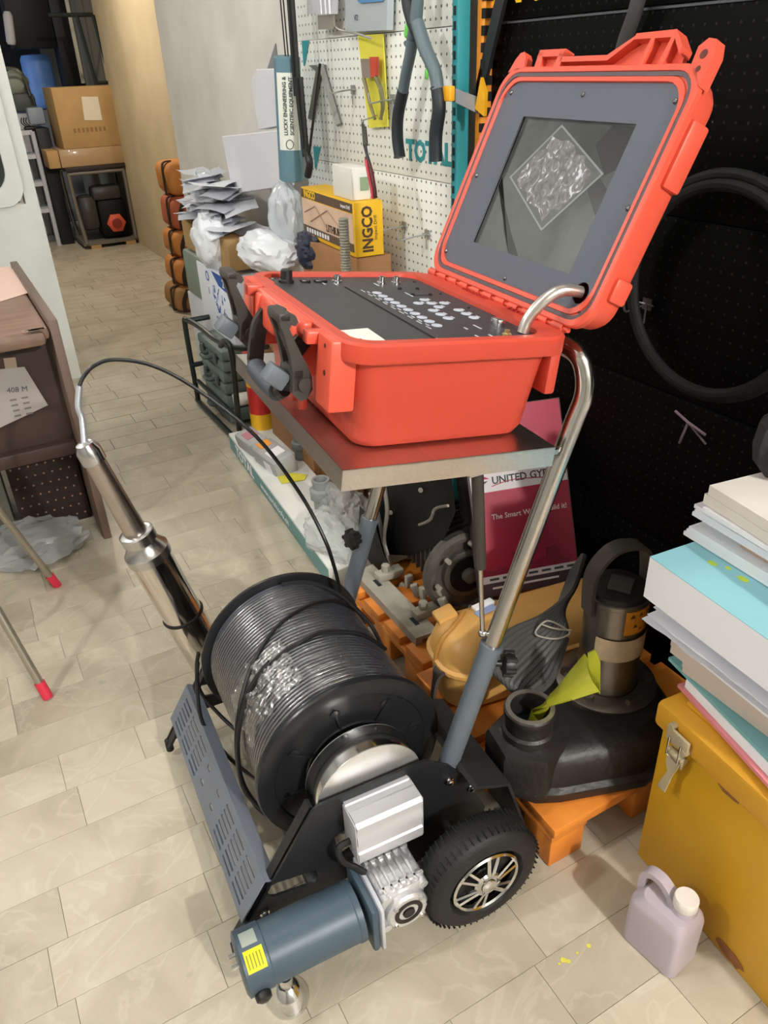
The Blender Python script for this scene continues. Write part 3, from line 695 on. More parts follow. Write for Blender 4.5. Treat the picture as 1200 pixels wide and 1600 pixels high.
sq=[(.246,.287),(.098,.224),(.184,.126),(.330,.196)]
cxq=sum(p[0] for p in sq)/4; cyq=sum(p[1] for p in sq)/4
inn=lambda f:[(cxq+(p[0]-cxq)*f,cyq+(p[1]-cyq)*f) for p in sq]
imgq('screen_frame_light',[sq],em('image_pale','a5a7a3'),.0002); imgq('screen_frame_dark',[inn(.95)],em('image_grey','6a6b67'),.0003)
pts=[]
for k in range(26):
    a=2*math.pi*k/26; r_=.95*(1+.08*math.sin(k*2.7)+.05*math.cos(k*4.1))
    c_,s_=math.cos(a),math.sin(a); f=1/max(abs(c_),abs(s_))**.7
    ex=(V((*sq[3],0))-V((*sq[0],0)))/2; ey=(V((*sq[1],0))-V((*sq[0],0)))/2
    p=V((cxq,cyq,0))+ex*c_*r_*f*.95+ey*s_*r_*f*.95; pts.append((p.x,p.y))
imgq('screen_crumple',[pts],wm,.0004)
# lid outside details: catches on the top edge, corner ears, side ribs
b=LB()
def cat(poly,z0,z1): b.prism([(x,y,z0*Zi) for x,y in poly],(0,0,(z1-z0)*Zi))
T1=y1_
cat([(.425,T1-.006),(.448,T1-.010),(.440,T1+.012),(.432,T1+.022),(.422,T1+.024),(.412,T1+.016),(.404,T1-.002)],-.014,.002)
cat([(.012,T1-.004),(.014,T1+.020),(.002,T1+.030),(-.012,T1+.028),(-.020,T1+.010),(-.020,T1-.03)],-.016,.002)
cat([(.305,T1-.004),(.310,T1+.022),(.372,T1+.022),(.378,T1-.004)],-.018,-.010)
cat([(.305,T1-.004),(.305,T1+.024),(.318,T1+.024),(.322,T1-.004)],-.018,.001); cat([(.356,T1-.004),(.366,T1+.022),(.378,T1+.022),(.375,T1-.004)],-.018,.001)
cat([(.305,T1+.015),(.305,T1+.026),(.378,T1+.026),(.378,T1+.015)],-.018,.001)
cat([(.310,T1-.004),(.310,T1+.014),(.185,T1+.014),(.140,T1+.036),(.070,T1+.040),(.050,T1+.022),(.045,T1-.004)],-.020,-.013)
cat([(.310,T1+.006),(.310,T1+.014),(.195,T1+.014),(.148,T1+.040),(.140,T1+.040),(.190,T1+.006)],-.020,.001)
cat([(.150,T1+.034),(.150,T1+.042),(.070,T1+.044),(.045,T1+.022),(.045,T1+.012),(.068,T1+.034)],-.020,.001)
cat([(.118,T1-.004),(.114,T1+.034),(.106,T1+.034),(.108,T1-.004)],-.019,.001); cat([(.078,T1-.004),(.074,T1+.034),(.066,T1+.034),(.068,T1-.004)],-.019,.001)
b.split('lid_catch',orange2,ld)
b=LB(); b.bx((-.022,.06,-.046*Zi),(-.010,.095,-.014*Zi),.005).bx((-.022,.22,-.048*Zi),(-.010,.31,-.014*Zi),.005); b.split('lid_rib',orange2,ld)
LB().cyl((-.002,T1+.010,.0025*Zi),(-.002,T1+.010,.0015*Zi),.006,seg=12).cyl((-.004,T1-.008,.0025*Zi),(-.004,T1-.008,.0015*Zi),.004,seg=12).split('ear_hole',mat('hole_brown','5a2318',.6),ld)
# hinge barrels
b=CB()
for k in range(11): b.cyl((D_+.006,.03+.04*k,.002),(D_+.006,.03+.04*k+.026,.002),.0075,seg=14)
b.cyl((D_+.006,.02,.002),(D_+.006,.45,.002),.004,seg=10); b.build('hinge',orange2,K)
b=CB()
for k in range(14): b.box((D_-.006,.09+.012*k+(.06 if k>6 else 0),.0012),(.006,.006,.003))
b.split('hinge_tooth',mat('hinge_red','a3281c',.5),K)
# steel conduit from panel to lid
ca=V((.291,.045,zt)); lo=LM.inverted()
cl=CM.inverted()@(LM@V((.027,.060,.002*Zi)))
cpts=[ca,ca+V((.006,.0,.022)),ca.lerp(cl,.42)+V((-.008,0,.022)),ca.lerp(cl,.75)+V((-.008,0,.016)),cl+V((.004,0,-.002))]
CB().tube(smooth_pts(cpts,8),.0088,18).build('conduit',mat('conduit_steel','cfc9c2',.28,.9),K,label='curved metal cable conduit')
def at(px,py,x=None,y=None,z=None,d=None):
    r=CX*(px-600)+CYD*(py-800)+CF*1200; r=V((r.x,r.y,r.z)); o=V((0,0,1.4))
    if z is not None: t=(z-1.4)/r.z
    elif y is not None: t=y/r.y
    elif x is not None: t=x/r.x
    else: t=d/1200
    return o+r*t
card=mat('cardboard','b2905f',.8,var=.10,vs=6); cardd=mat('cardboard_brown','9a6f49',.8,var=.12,vs=6)
# ---------------------------------------------------------------- pegboards on the right wall
def pegmat(name,h,hole,x,rough=.5,metal=0,y0=0,z0=0,r=.0035,spec=.5):
    m=bpy.data.materials.new(name); m.use_nodes=True; nt=m.node_tree; b=nt.nodes['Principled BSDF']; L=nt.links.new
    g=nt.nodes.new('ShaderNodeTexCoord'); mp=nt.nodes.new('ShaderNodeMapping'); mp.inputs['Location'].default_value=(0,y0,z0); mp.inputs['Scale'].default_value=(0,40,40)
    L(g.outputs['Object'],mp.inputs[0]); fr=nt.nodes.new('ShaderNodeVectorMath'); fr.operation='FRACTION'; L(mp.outputs[0],fr.inputs[0])
    sb=nt.nodes.new('ShaderNodeVectorMath'); sb.operation='SUBTRACT'; sb.inputs[1].default_value=(0,.5,.5); L(fr.outputs[0],sb.inputs[0])
    ln=nt.nodes.new('ShaderNodeVectorMath'); ln.operation='LENGTH'; L(sb.outputs[0],ln.inputs[0])
    ct=nt.nodes.new('ShaderNodeMath'); ct.operation='LESS_THAN'; ct.inputs[1].default_value=r*40; L(ln.outputs['Value'],ct.inputs[0])
    mx=nt.nodes.new('ShaderNodeMix'); mx.data_type='RGBA'; mx.inputs[6].default_value=hx(h); mx.inputs[7].default_value=hx(hole); L(ct.outputs[0],mx.inputs[0]); L(mx.outputs[2],b.inputs['Base Color'])
    b.inputs['Roughness'].default_value=rough; b.inputs['Metallic'].default_value=metal; b.inputs['Specular IOR Level'].default_value=spec
    bu=nt.nodes.new('ShaderNodeBump'); bu.invert=True; bu.inputs['Distance'].default_value=.002; L(ct.outputs[0],bu.inputs['Height']); L(bu.outputs[0],b.inputs['Normal'])
    return m
pegw=pegmat('pegboard_white','ebeee8','6a706c',1.2)
wb=thing('pegboard','white perforated metal pegboard with teal lettering','pegboard',(1.2,2.25,0))
for k in range(5):
    z0=.77+.35*(k-1) if k<4 else 1.82
    z0=[.42,.77,1.12,1.47,1.82][k]; z1=z0+.348
    B().bx((1.2,1.80,z0),(1.216,2.74,z1),.0015,).build('board_panel',pegw,wb)
teal=mat('teal_paint','2c8f97',.5)
B().bx((1.19,1.775,0),(1.225,1.80,2.3),.002).build('upright',teal,wb,label='teal slotted upright')
b=B()
for k in range(50):
    z=.8+.03*k; b.bx((1.188,1.783,z),(1.1895,1.792,z+.018))
b.build('upright_slots',mat('slot_dark','1a2226',.8),wb,kind='stuff')
YM=lambda y,z,x=1.1985:frame((x,y,z),(0,-1,0),(0,0,1))
text('TOTAL',.072,YM(1.925,1.185),teal,wb,ax='CENTER',bold=.003,sx=1.0)
for (y,z) in ((2.60,1.43),(2.57,1.12)):
    B().prism([(1.1985,y+.10,z+.04),(1.1985,y+.04,z+.04),(1.1985,y+.09,z-.03),(1.1985,y+.10,z-.03)],(-.0006,0,0)).build('teal_print',teal,wb)
pegb=pegmat('pegboard_black','020202','232021',1.26,rough=.6,r=.0026,spec=.08)
bb_=thing('black_pegboard','black perforated display board beside the white one','pegboard',(1.26,1.0,0))
for z0,z1 in ((0,.42),(.42,.77),(.77,1.12),(1.12,1.468),(1.472,1.82),(1.82,2.3)):
    B().bx((1.262,-.6,z0+.001),(1.278,1.735,z1-.001),.0015).build('board_panel',pegb,bb_)
B().bx((1.2595,-.6,1.4665),(1.2615,1.735,1.4705)).build('panel_edge',mat('edge_grey','55555a',.4,.5),bb_)
B().bx((1.235,1.735,0),(1.275,1.762,2.3),.002).build('upright',mat('upright_orange','e8912a',.5),bb_,label='orange slotted upright')
b=B()
for k in range(46):
    z=.8+.034*k; b.bx((1.233,1.732,z),(1.262,1.742,z+.02))
b.build('upright_notches',mat('notch_black','121010',.8),bb_,kind='stuff')
yb=mat('brand_yellow','f0c318',.5)
text('INGCO',.115,frame((1.2594,1.555,1.545),(0,-1,0),(0,0,1)),yb,bb_,bold=.006)
# leaning dark bar and short clamp
q0=at(785,-20,x=1.235); q1=at(742,165,x=1.235)
b=B(); dv=(q1-q0).normalized(); b.prism([q0+V((0,.018,0)),q0-V((0,.018,0)),q1-V((0,.016,0)),q1+V((0,.016,0))],(.01,0,0)); tag(b.build('hanging_bar',mat('bar_black','1a1a1c',.5)),'flat dark bar hanging at an angle beside the orange upright','bar')
cl0=at(712,145,x=1.13); cl1=at(752,170,x=1.20)
ct=thing('bar_clamp','short grey bar with yellow ends sticking out beside the orange upright','clamp',at(730,160,x=1.18))
B().bx(at(704,148,x=1.13)+V((-.004,-.002,-.014)),at(704,148,x=1.13)+V((.012,.03,.018)),.003).build('jaw_pad',mat('clamp_yellow','efae20',.5),ct)
B().prism([at(712,138,x=1.14),at(712,160,x=1.14),at(748,178,x=1.20),at(748,152,x=1.20)],(.004,.012,0)).build('clamp_bar',mat('clamp_grey','8b8f93',.4,.4),ct)
B().prism([at(751,121,x=1.19),at(742,170,x=1.19),at(756,182,x=1.19),at(758,145,x=1.19)],(.012,.005,0)).build('jaw_plate',mat('clamp_yellow','efae20',.5),ct)
# grey hose behind the lid
tag(B().tube(smooth_pts([at(1003,-20,x=1.235),at(990,25,x=1.235),at(973,75,x=1.24),at(960,140,x=1.24),at(955,200,x=1.245)],6),.014,12).build('hose',mat('hose_grey','3a3838',.6,bump=.3,bs=80)),'dark grey hose hanging behind the case lid','hose')
# coil of black hose low on the black board
ch=thing('hose_coil','coil of black hose tied with a pale strip on the black board','hose',at(1075,560,x=1.23))
for k in range(2):
    ctr=at(1115,455,x=1.225); rz=.20-.012*k; ry=.205-.012*k; x=1.225-.008*k
    B().tube([ctr+V((x-1.225,ry*math.cos(2*math.pi*i/48),rz*math.sin(2*math.pi*i/48)-.004*k)) for i in range(48)],.011,10,closed=True).build('hose_turn',mat('hose_black','080607',.75,bump=.3,bs=90),ch)
p=at(1075,660,x=1.195)
B().tube([p+V((0,.035,.012)),p+V((0,0,0)),p+V((0,-.045,-.010))],.0028,6).tube([p,p+V((0,.012,-.05))],.0028,6).tube([p,p+V((0,-.05,-.028))],.002,6).build('tie',mat('tie_mauve','7a6470',.6),ch)
hk=mat('hook_wire','9a9c98',.4,.3)
def hook(px,py,L_,x=1.198,label=None,col=hk,grp='wire hooks on the pegboards'):
    a=at(px,py,x=x); b=B(); b.bx(a+V((-.003,-.012,-.012)),a+V((.0,.012,.012)))
    b.tube(smooth_pts([a,a+V((-L_*.5,0,-.002)),a+V((-L_,0,-.006)),a+V((-L_-.008,0,.006)),a+V((-L_-.008,0,.02))],5),.0022,8)
    b.tube([a+V((-.004,-.02,0)),a+V((-.004,.02,0))],.002,6).tube([a+V((-.004,0,0)),a+V((-.004,0,-.04))],.002,6)
    return tag(b.build('wire_hook',col),label,'hook',grp)
hook(552,140,.075,label='empty wire hook on the white pegboard between the black rods and the carded tool')
hook(632,353,.09,label='wire hook just above the red case lid edge, left of its neighbour')
hook(668,366,.09,label='wire hook nearest the red case lid on the white pegboard')
hook(615,155,.07,label='wire hook between the yellow card and the big pliers')
hook(1012,475,.06,x=1.258,label='bare wire hook on the black board right of the case lid',col=mat('hook_dark','6a6666',.35,.8))
# big slip-joint pliers
pl=thing('large_pliers','large grey and black pliers with green pivot hanging on the pegboard','pliers',at(655,120,x=1.14))
pg=mat('plier_grey','5e6e74',.45); pk=mat('plier_black','23282e',.5); pgreen=mat('plier_green','6fd45a',.45)
def pp(px,py,x=1.13): return at(px,py,x=x)
def swtube(pts,rr_,name,m,par,seg=12,x=1.13):
    P_=smooth_pts([pp(*p,x=x) for p in pts],6); n=len(P_); 
    rs=[rr_[0]+(rr_[-1]-rr_[0])*i/(n-1) if len(rr_)==2 else rr_[min(int(i/(n-1)*(len(rr_)-1)),len(rr_)-2)]*(1-(i/(n-1)*(len(rr_)-1))%1)+rr_[min(int(i/(n-1)*(len(rr_)-1))+1,len(rr_)-1)]*((i/(n-1)*(len(rr_)-1))%1) for i in range(n)]
    return B().tube(P_,0,seg,rr=rs).build(name,m,par)
swtube([(645,62),(640,90),(634,118),(629,148)],[.015,.014,.014,.014],'handle',pg,pl)
swtube([(630,142),(622,180),(621,215),(625,246)],[.0155,.0155,.0155,.015],'grip',pk,pl)
swtube([(652,35),(664,75),(679,110),(684,140)],[.016,.017,.016,.015],'handle',pg,pl,x=1.12)
swtube([(683,135),(686,170),(681,210),(681,252)],[.0155,.0165,.0165,.0155],'grip',pk,pl,x=1.12)
swtube([(636,-25),(640,10),(650,45),(662,70)],[.018,.018,.017,.010],'jaw',pk,pl)
swtube([(655,-25),(652,10),(648,45),(640,70)],[.012,.015,.016,.010],'jaw',pg,pl)
B().ball(pp(638,44),.014,(.5,1,1),2).ball(pp(636,52),.012,(.6,.9,1),2).build('pivot_button',pgreen,pl)
B().ball(pp(667,115,1.15),.009,(.5,.8,1.6),2).build('lock_lever',pgreen,pl)
# carded tool: yellow card with red topped scissors
cd=thing('carded_tool','small wooden handled tool with red tab on a yellow hanging card','tool card',at(580,130,x=1.17))
B().prism([pp(559,55,1.185),pp(598,53,1.185),pp(606,198,1.185),pp(576,200,1.185)],(.003,0,0)).build('card',mat('card_yellow','dcd648',.6),cd)
B().prism([pp(563,92,1.165),pp(577,92,1.165),pp(579,122,1.165),pp(566,122,1.165)],(.01,0,0)).build('grey_block',mat('tool_taupe','8d7f74',.6),cd)
B().prism([pp(577,89,1.16),pp(587,89,1.16),pp(587,118,1.16),pp(579,122,1.16)],(.01,0,0)).build('red_tab',mat('tool_red','c84a35',.5),cd)
swtube([(568,122),(573,140),(579,165),(586,186)],[.006,.005,.005,.004],'blade',mat('tool_wood','8c8360',.5),cd,x=1.165)
swtube([(587,120),(595,140),(598,165),(595,186)],[.006,.007,.006,.004],'handle',mat('tool_olive','7a7650',.5),cd,x=1.165)
tag(B().tube(smooth_pts([pp(520,35,1.19),pp(530,46,1.15),pp(555,52,1.13),pp(580,60,1.12)],5),.0028,8).build('wire_hook',hk),'wire hook holding the yellow tool card','hook')
tag(B().tube(smooth_pts([at(590,178,x=1.198),at(583,183,x=1.15),at(568,188,x=1.022),at(566,192,x=1.018)],5),.002,8).build('wire_hook',hk),'long wire hook holding the red-handled pointed tool','hook')
# red handled pruning knife
kn=thing('pruning_tool','slim pointed tool with red and black handle hanging below the yellow card','hand tool',at(575,260,x=1.03))
B().prism([pp(564,185,1.02),pp(571,198,1.02),pp(574,228,1.02),pp(567,228,1.02)],(.003,0,0)).build('blade',steel,kn)
swtube([(570,226),(573,240),(576,252)],[.005,.0038,.0045],'ferrule',pk,kn,x=1.02)
swtube([(573,245),(579,270),(584,300),(586,309)],[.006,.0085,.0085,.005],'handle',mat('tool_darkred','5d2a2e',.45),kn,x=1.02)
swtube([(571,250),(576,275),(581,300),(582,310)],[.003,.0035,.0035,.003],'handle_stripe',mat('tool_red2','cc4453',.45),kn,x=1.01)
# boxed item and hinge blister at the top of the board
bx_=thing('blister_card','grey and blue printed tool card at the top of the pegboard','tool card',at(570,15,x=1.15))
B().prism([pp(537,-40,1.17),pp(606,-45,1.17),pp(604,47,1.17),pp(541,50,1.17)],(.02,0,0)).build('card',mat('card_greyblue','aab3b8',.5),bx_)
B().prism([pp(541,-20,1.165),pp(600,-22,1.165),pp(598,2,1.165),pp(562,5,1.165)],(.002,0,0)).build('blue_print',mat('card_blue','4f86b8',.5),bx_)
text('V2',.02,frame(pp(556,28,1.166),(0,-1,0),(0,0,1)),mat('print_dark','3b4348',.6),bx_)
bg=thing('clear_bag_card','clear bag of small parts hanging at the top left of the pegboard','tool card',at(490,15,x=1.15))
B().prism([pp(478,-40,1.15),pp(520,-40,1.15),pp(518,22,1.15),pp(480,22,1.15)],(.02,0,0)).build('bag',mat('bag_clear','cfcfd6',.3,alpha=.8,bump=.6,bs=60),bg)
B().prism([pp(496,24,1.16),pp(520,24,1.16),pp(521,46,1.16),pp(497,46,1.16)],(.006,0,0)).build('header',mat('header_taupe','8e8880',.6),bg)
for k,(px) in enumerate((503,510,516)): B().tube([pp(px-4,-30,1.13),pp(px,22,1.13)],.003,6).build('strip',mat('strip_white','e4e4ec',.4),bg)
# black rods hanging in front of the board
rod=mat('rod_black','1b1c1e',.4)
ph=thing('black_rods','bundle of long black rods hanging at the left end of the pegboard','rods',at(465,150,x=1.1))
for a_,b_,r_ in (((450,-30),(463,150),.009),((455,-30),(470,180),.007),((463,120),(477,245),.010),((470,120),(482,262),.007),((500,100),(482,250),.0045)):
    B().tube([at(*a_,x=1.10),at(*b_,x=1.10)],r_,8).build('rod',rod,ph)
B().tube(smooth_pts([at(478,235,x=1.10),at(484,255,x=1.10),at(481,275,x=1.10)],4),.012,10).build('rod_tip',rod,ph)
# grey V tool, its board shadow built in as thicker, paler bars
fs=thing('v_tool_shadow','grey V-shaped tool on the pegboard, its shadow built into the bars','tool',at(505,140,x=1.18))
for a_,b_ in (((500,103),(486,185)),((503,103),(530,195))):
    B().tube([at(*a_,x=1.19),at(*b_,x=1.19)],.012,4).build('leg',mat('v_shadow_grey','90928c',.5,.3),fs)
B().prism([at(482,102,x=1.19),at(508,101,x=1.19),at(505,116,x=1.19),at(496,114,x=1.19)],(.004,0,0)).build('head',mat('v_shadow_grey','90928c',.5,.3),fs)
# blue-grey tube with paper label
tu=thing('labelled_tube','blue-grey tube with a white lettered label hanging beside the pegboard','tube',at(455,280,x=1.1))
t0=at(448,88,x=1.10); t1=at(456,281,x=1.10); ax_=(t1-t0).normalized()
B().lathe([(.038,0),(.042,.003),(.042,(t1-t0).length-.003),(.038,(t1-t0).length)],t0,ax_,32).build('tube_body',mat('tube_bluegrey','5f8290',.5),tu)
n_=V((-.42,-.9,0)).normalized(); sx_=ax_.cross(n_)
def tp_(u,v,r=.0427):
    a=R(-52+104*u); d=n_*math.cos(a)+sx_*math.sin(a); return t0+ax_*(.045+.225*v*1.0)+d*r
B().grid(lambda u,v:tp_(u,v),12,2).build('tube_label',mat('label_green_white','dfe5dc',.6),tu)
LM_=frame(t0+ax_*.15+n_*.0440-sx_*.004,-ax_,sx_*(-1 if True else 1))
dk=mat('print_dark','3b4348',.6)
Mx=frame(t0+ax_*.140+n_*.0437+sx_*.010,-ax_,n_.cross(-ax_))
text('LUCKY ENGINEERING &',.0165,Mx,dk,tu,bold=.0003,sx=.95)
Mx=frame(t0+ax_*.140+n_*.0437-sx_*.010,-ax_,n_.cross(-ax_))
text('SCIENTIFIC EQUIPMENT',.0165,Mx,dk,tu,bold=.0003,sx=.95)
B().tube([t0+ax_*.252+n_*.0437+sx_*.012*math.cos(2*math.pi*k/20)+ax_*.014*math.sin(2*math.pi*k/20) for k in range(20)],.0012,6,closed=True).build('round_mark',dk,tu)
for dx in (-.012,.010): B().tube([t0+V((0,dx,0)),t0+V((.0,dx+.004,.30))],.0022,6).build('hanging_cord',rod,tu)
# white flat cartons leaning against the wall
wc=mat('white_carton','dcdce3',.6,var=.02)
def slab(name,label,cat,pxs,x,th,m):
    P4=[at(*p,x=x) for p in pxs]; b=B().prism(P4,(th,0,0)); bmesh.ops.bevel(b.bm,geom=b.bm.edges[:],offset=.003,segments=1,affect='EDGES'); return tag(b.build(name,m),label,cat)
slab('white_carton','large flat white carton standing against the wall behind the papers','carton',[(346,213),(437,203),(441,292),(364,303)],1.12,.05,wc)
slab('white_carton','smaller white carton above the large one, beside the blue-grey tube','carton',[(393,120),(400,108),(434,107),(434,197),(404,203),(392,135)],1.14,.05,wc)
# wall shelf board (grey) behind the tube top
tag(B().prism([at(430,68,x=1.22),at(437,120,x=1.22),at(416,112,x=1.22)],(.004,0,0)).build('grey_flap',mat('flap_grey','85878a',.6)),'grey triangular flap behind the top of the blue-grey tube','flap')
# ---------------------------------------------------------------- orange pallets
po=mat('pallet_orange','e8943a',.5,var=.12,vs=9,h2='c96f24')
def pallet(x0,x1,y0,y1,label,yaw=0):
    t=thing('pallet',label,'pallet',(x0,y0,0),'orange pallets')
    nb=4; gap=.03; wd=(y1-y0-gap*(nb-1))/nb
    proto=None
    for k in range(nb):
        ya=y0+k*(wd+gap)
        if proto is None: proto=B().bx((x0,ya,.095),(x1,ya+wd,.12),.003).build('deck_board',po,t)
        else:
            o=proto.copy(); C.objects.link(o); o.location=V((0,ya-y0,0))
    bl=None
    for xx in (x0,(x0+x1)/2-.045,x1-.09):
        B().bx((xx,y0+.005,.078),(xx+.09,y1-.005,.096),.002).build('stringer',po,t)
        for yy in (y0+.0,(y0+y1)/2-.05,y1-.10):
            B().bx((xx+.002,yy+.008,0),(xx+.088,yy+.095,.079),.004).build('block',po,t)
    return t
pallet(.712,1.245,.70,1.215,'orange pallet nearest the yellow chest, carrying the pump')
pallet(.745,1.245,1.235,1.66,'orange pallet behind the first one, carrying the engine')
b=B()
for y in (.72,.80,.86): b.box((.7115,y-.005+.02,.035),(.002,.012,.018))
# ---------------------------------------------------------------- submersible pump
cast=mat('pump_cast','23201f',.45,bump=.5,bs=60,var=.2,vs=8); stl=mat('pump_steel','8d857c',.33,.9,var=.15,vs=6)
pu=thing('submersible_pump','black submersible pump with steel motor body standing on the pallet','pump',(.97,.86,.121))
def ringp(f,z,cx=.90,cy=.845):
    base=[(.706,.90),(.693,.86),(.690,.80),(.715,.765),(.76,.742),(.84,.715),(.93,.685),(1.03,.70),(1.10,.76),(1.13,.85),(1.10,.94),(1.03,.99),(.94,1.0),(.86,.97),(.80,.935),(.745,.925)]
    return [(cx+(x-cx)*f,cy+(y-cy)*f,z) for x,y in base]
B().loft([ringp(.96,.121),ringp(1,.130),ringp(1.0,.150),ringp(.93,.158),ringp(.90,.205),ringp(.82,.224),ringp(.70,.238,.93,.85)]).build('pump_casing',cast,pu)
oc=V((.745,.835,.22))
B().lathe([(.052,0),(.052,.045),(.047,.05),(.047,.075),(.0505,.08),(.0505,.092),(.047,.095),(.039,.095),(.037,.09),(.037,.02)],oc,(0,0,1),36,caps=False).build('outlet_ring',cast,pu)
B().lathe([(.083,-.075),(.083,.012),(.078,.022),(.060,.026),(.054,.03)],oc,(0,0,1),6,ref=(1,.35,0)).build('outlet_block',cast,pu)
B().lathe([(.0475,.0945),(.0475,.096),(.0385,.096),(.0372,.06)],oc,(0,0,1),36,caps=False).build('outlet_lip',mat('lip_steel','b5aea5',.35,.8),pu)
B().cyl(oc+V((0,0,.02)),oc+V((0,0,.04)),.0375).build('outlet_inside',mat('slot_dark','1a2226',.8),pu)
pc_=V((.985,.875,.225))
B().lathe([(.105,.005),(.105,.018),(.095,.024),(.066,.024)],pc_,(0,0,1),40,caps=False).build('motor_flange',stl,pu)
for k in range(6):
    a=2*math.pi*k/6+.4; B().cyl(pc_+V((math.cos(a)*.085,math.sin(a)*.085,.02)),pc_+V((math.cos(a)*.085,math.sin(a)*.085,.034)),.011,seg=6).build('flange_bolt',stl,pu)
B().lathe([(.064,.02),(.064,.03),(.062,.034),(.062,.24),(.064,.242),(.064,.25),(.060,.252)],pc_,(0,0,1),44).build('motor_body',stl,pu)
B().lathe([(.060,.25),(.058,.262),(.045,.266),(.0,.268)],pc_,(0,0,1),32,caps=False).build('top_cap',cast,pu)
B().box(pc_+V((0,-.005,.269)),(.05,.045,.006),Matrix.Rotation(R(35),3,'Z'),bev=.001).build('cap_plate',mat('cap_grey','4a4643',.6),pu)
hd_=[pc_+V((-.064,.012,.215)),pc_+V((-.066,.012,.30)),pc_+V((-.034,.006,.348)),pc_+V((.010,.0,.355)),pc_+V((.052,-.008,.33)),pc_+V((.066,-.012,.23))]
b=B(); sweepbox(b,smooth_pts(hd_,6),.018,.004,V((.15,.98,0))); b.build('lifting_handle',mat('handle_greyblack','4b4641',.5),pu)
def wrap(a0,a1,z0,z1,m,name,r=.0632):
    b=B(); b.grid(lambda u,v:pc_+V((math.cos(R(a0+(a1-a0)*u))*r,math.sin(R(a0+(a1-a0)*u))*r,z0+(z1-z0)*v)),16,2); return b.build(name,m,pu)
wrap(-118,-30,.185,.243,mat('warning_orange','d98a22',.6,var=.08,vs=40),'warning_label')
b=B()
for a_,z_,s_ in ((-105,.226,.010),(-88,.228,.008),(-68,.226,.010),(-60,.205,.009),(-78,.210,.008),(-98,.202,.009),(-70,.192,.009),(-86,.195,.006)):
    pc0=pc_+V((math.cos(R(a_))*.0637,math.sin(R(a_))*.0637,z_)); tx=V((-math.sin(R(a_)),math.cos(R(a_)),0)); nn=V((math.cos(R(a_)),math.sin(R(a_)),0))
    b.prism([pc0-tx*s_*.6,pc0+tx*s_*.6,pc0+V((0,0,s_))],nn*.0004)
b.build('warning_print',mat('print_brown','5a4210',.7),pu)
wrap(-165,-40,.118,.172,mat('tape_beige','c9b291',.7,var=.12,vs=30,bump=.4,bs=60),'tape_band',.0655)
# yellow green funnel tag stuck in the outlet
g=thing('plastic_funnel','crumpled yellow-green plastic sleeve stuck in the pump outlet','sleeve',oc+V((0,0,.05)))
fp=[at(826,1140,x=.745),at(838,1118,x=.76),at(862,1092,x=.77),at(893,1070,x=.79),at(925,1050,x=.82)]
rad=[.009,.014,.022,.034,.045]
rings=[]
for k,(p,r_) in enumerate(zip(fp,rad)):
    t=(fp[min(k+1,4)]-fp[max(k-1,0)]).normalized(); x_,y_,_=basis(t)
    rings.append([p+x_*r_*math.cos(2*math.pi*i/20)*(1+.15*math.sin(5*i+k))+y_*r_*.35*math.sin(2*math.pi*i/20) for i in range(20)])
ym=mat('film_green','a9a92c',.35,alpha=.9,bump=.4,bs=40)
B().loft(rings,False,False).build('sleeve',ym,g)
p=at(938,1022,x=.83); B().prism([fp[4]+V((0,0,-.03)),fp[4]+V((-.01,0,.02)),at(918,1022,x=.83),at(930,1016,x=.83),at(938,1035,x=.83),at(938,1085,x=.82)],(.003,.003,0)).build('sleeve_flap',ym,g)
# coiled pump cable
cc=thing('cable_bundle','bundle of thick grey cable tied with wire beside the pump','cable',(.90,1.02,.12))
cg=mat('cable_grey','41413f',.55)
random.seed(11)
for k in range(9):
    o=(k-4)
    pts=[at(912-k*2,868+k*3,d=1.72),at(892-k*2,925+k*3,d=1.66),at(866+o*4,975+o*3,d=1.62-.004*k),at(828+o*6,1008+o*6,d=1.585),at(798+o*5,1036+o*8,d=1.56),at(786+o*6,1052+o*8,d=1.55),at(794+o*7,1066+o*6,d=1.555),at(828+o*8,1038+o*6,d=1.58),at(868+o*4,985+o*3,d=1.63)]
    B().tube(smooth_pts(pts,6),.0082,8).build('cable_turn',cg,cc)
B().tube(smooth_pts([at(838,985,d=1.58),at(855,970,d=1.58),at(880,980,d=1.58),at(890,990,d=1.58),at(870,998,d=1.57),at(842,994,d=1.57)],5,True),.002,6,closed=True).tube(smooth_pts([at(845,975,d=1.58),at(866,982,d=1.57),at(893,985,d=1.58)],4),.0018,6).build('tie_wire',mat('wire_pale','9b9488',.5),cc)
# ---------------------------------------------------------------- yellow chest and the stack of papers
yc=mat('chest_yellow','cd9c1e',.42,var=.08,vs=3); yc2=mat('chest_lid_yellow','d29a2c',.42,var=.05,vs=3)
FY=rotz(-4.6,(.887,.642,0))     # local x = into the wall, local y: towards camera is negative
YT=thing('yellow_chest','yellow metal chest with toggle catches, papers piled on its lid','chest',FY)
def YB(): return B(FY)
YB().bx((0,-.62,0),(.30,0,.365),.004).build('chest_body',yc,YT)
YB().bx((-.014,-.634,.362),(.31,.012,.418),.009,).build('chest_lid',yc2,YT)
YB().bx((.02,-.60,.418),(.285,-.02,.428),.004).build('lid_panel',yc2,YT)
rust=mat('rust_patch','8d5a35',.8,var=.2,vs=30)
def blob(cx,cz,w_,h_,seed):
    random.seed(seed); return [(-.0004,cx+w_*math.cos(2*math.pi*i/14)*random.uniform(.7,1.1),cz+h_*math.sin(2*math.pi*i/14)*random.uniform(.7,1.1)) for i in range(14)]
YB().prism(blob(-.155,.350,.022,.008,2),(-.0006,0,0)).build('rust_patch',rust,YT)
YB().prism(blob(-.24,.02,.035,.016,5),(-.0006,0,0)).build('rust_patch',rust,YT)
lm=mat('catch_beige','b7a98a',.5,.3,var=.1,vs=30)
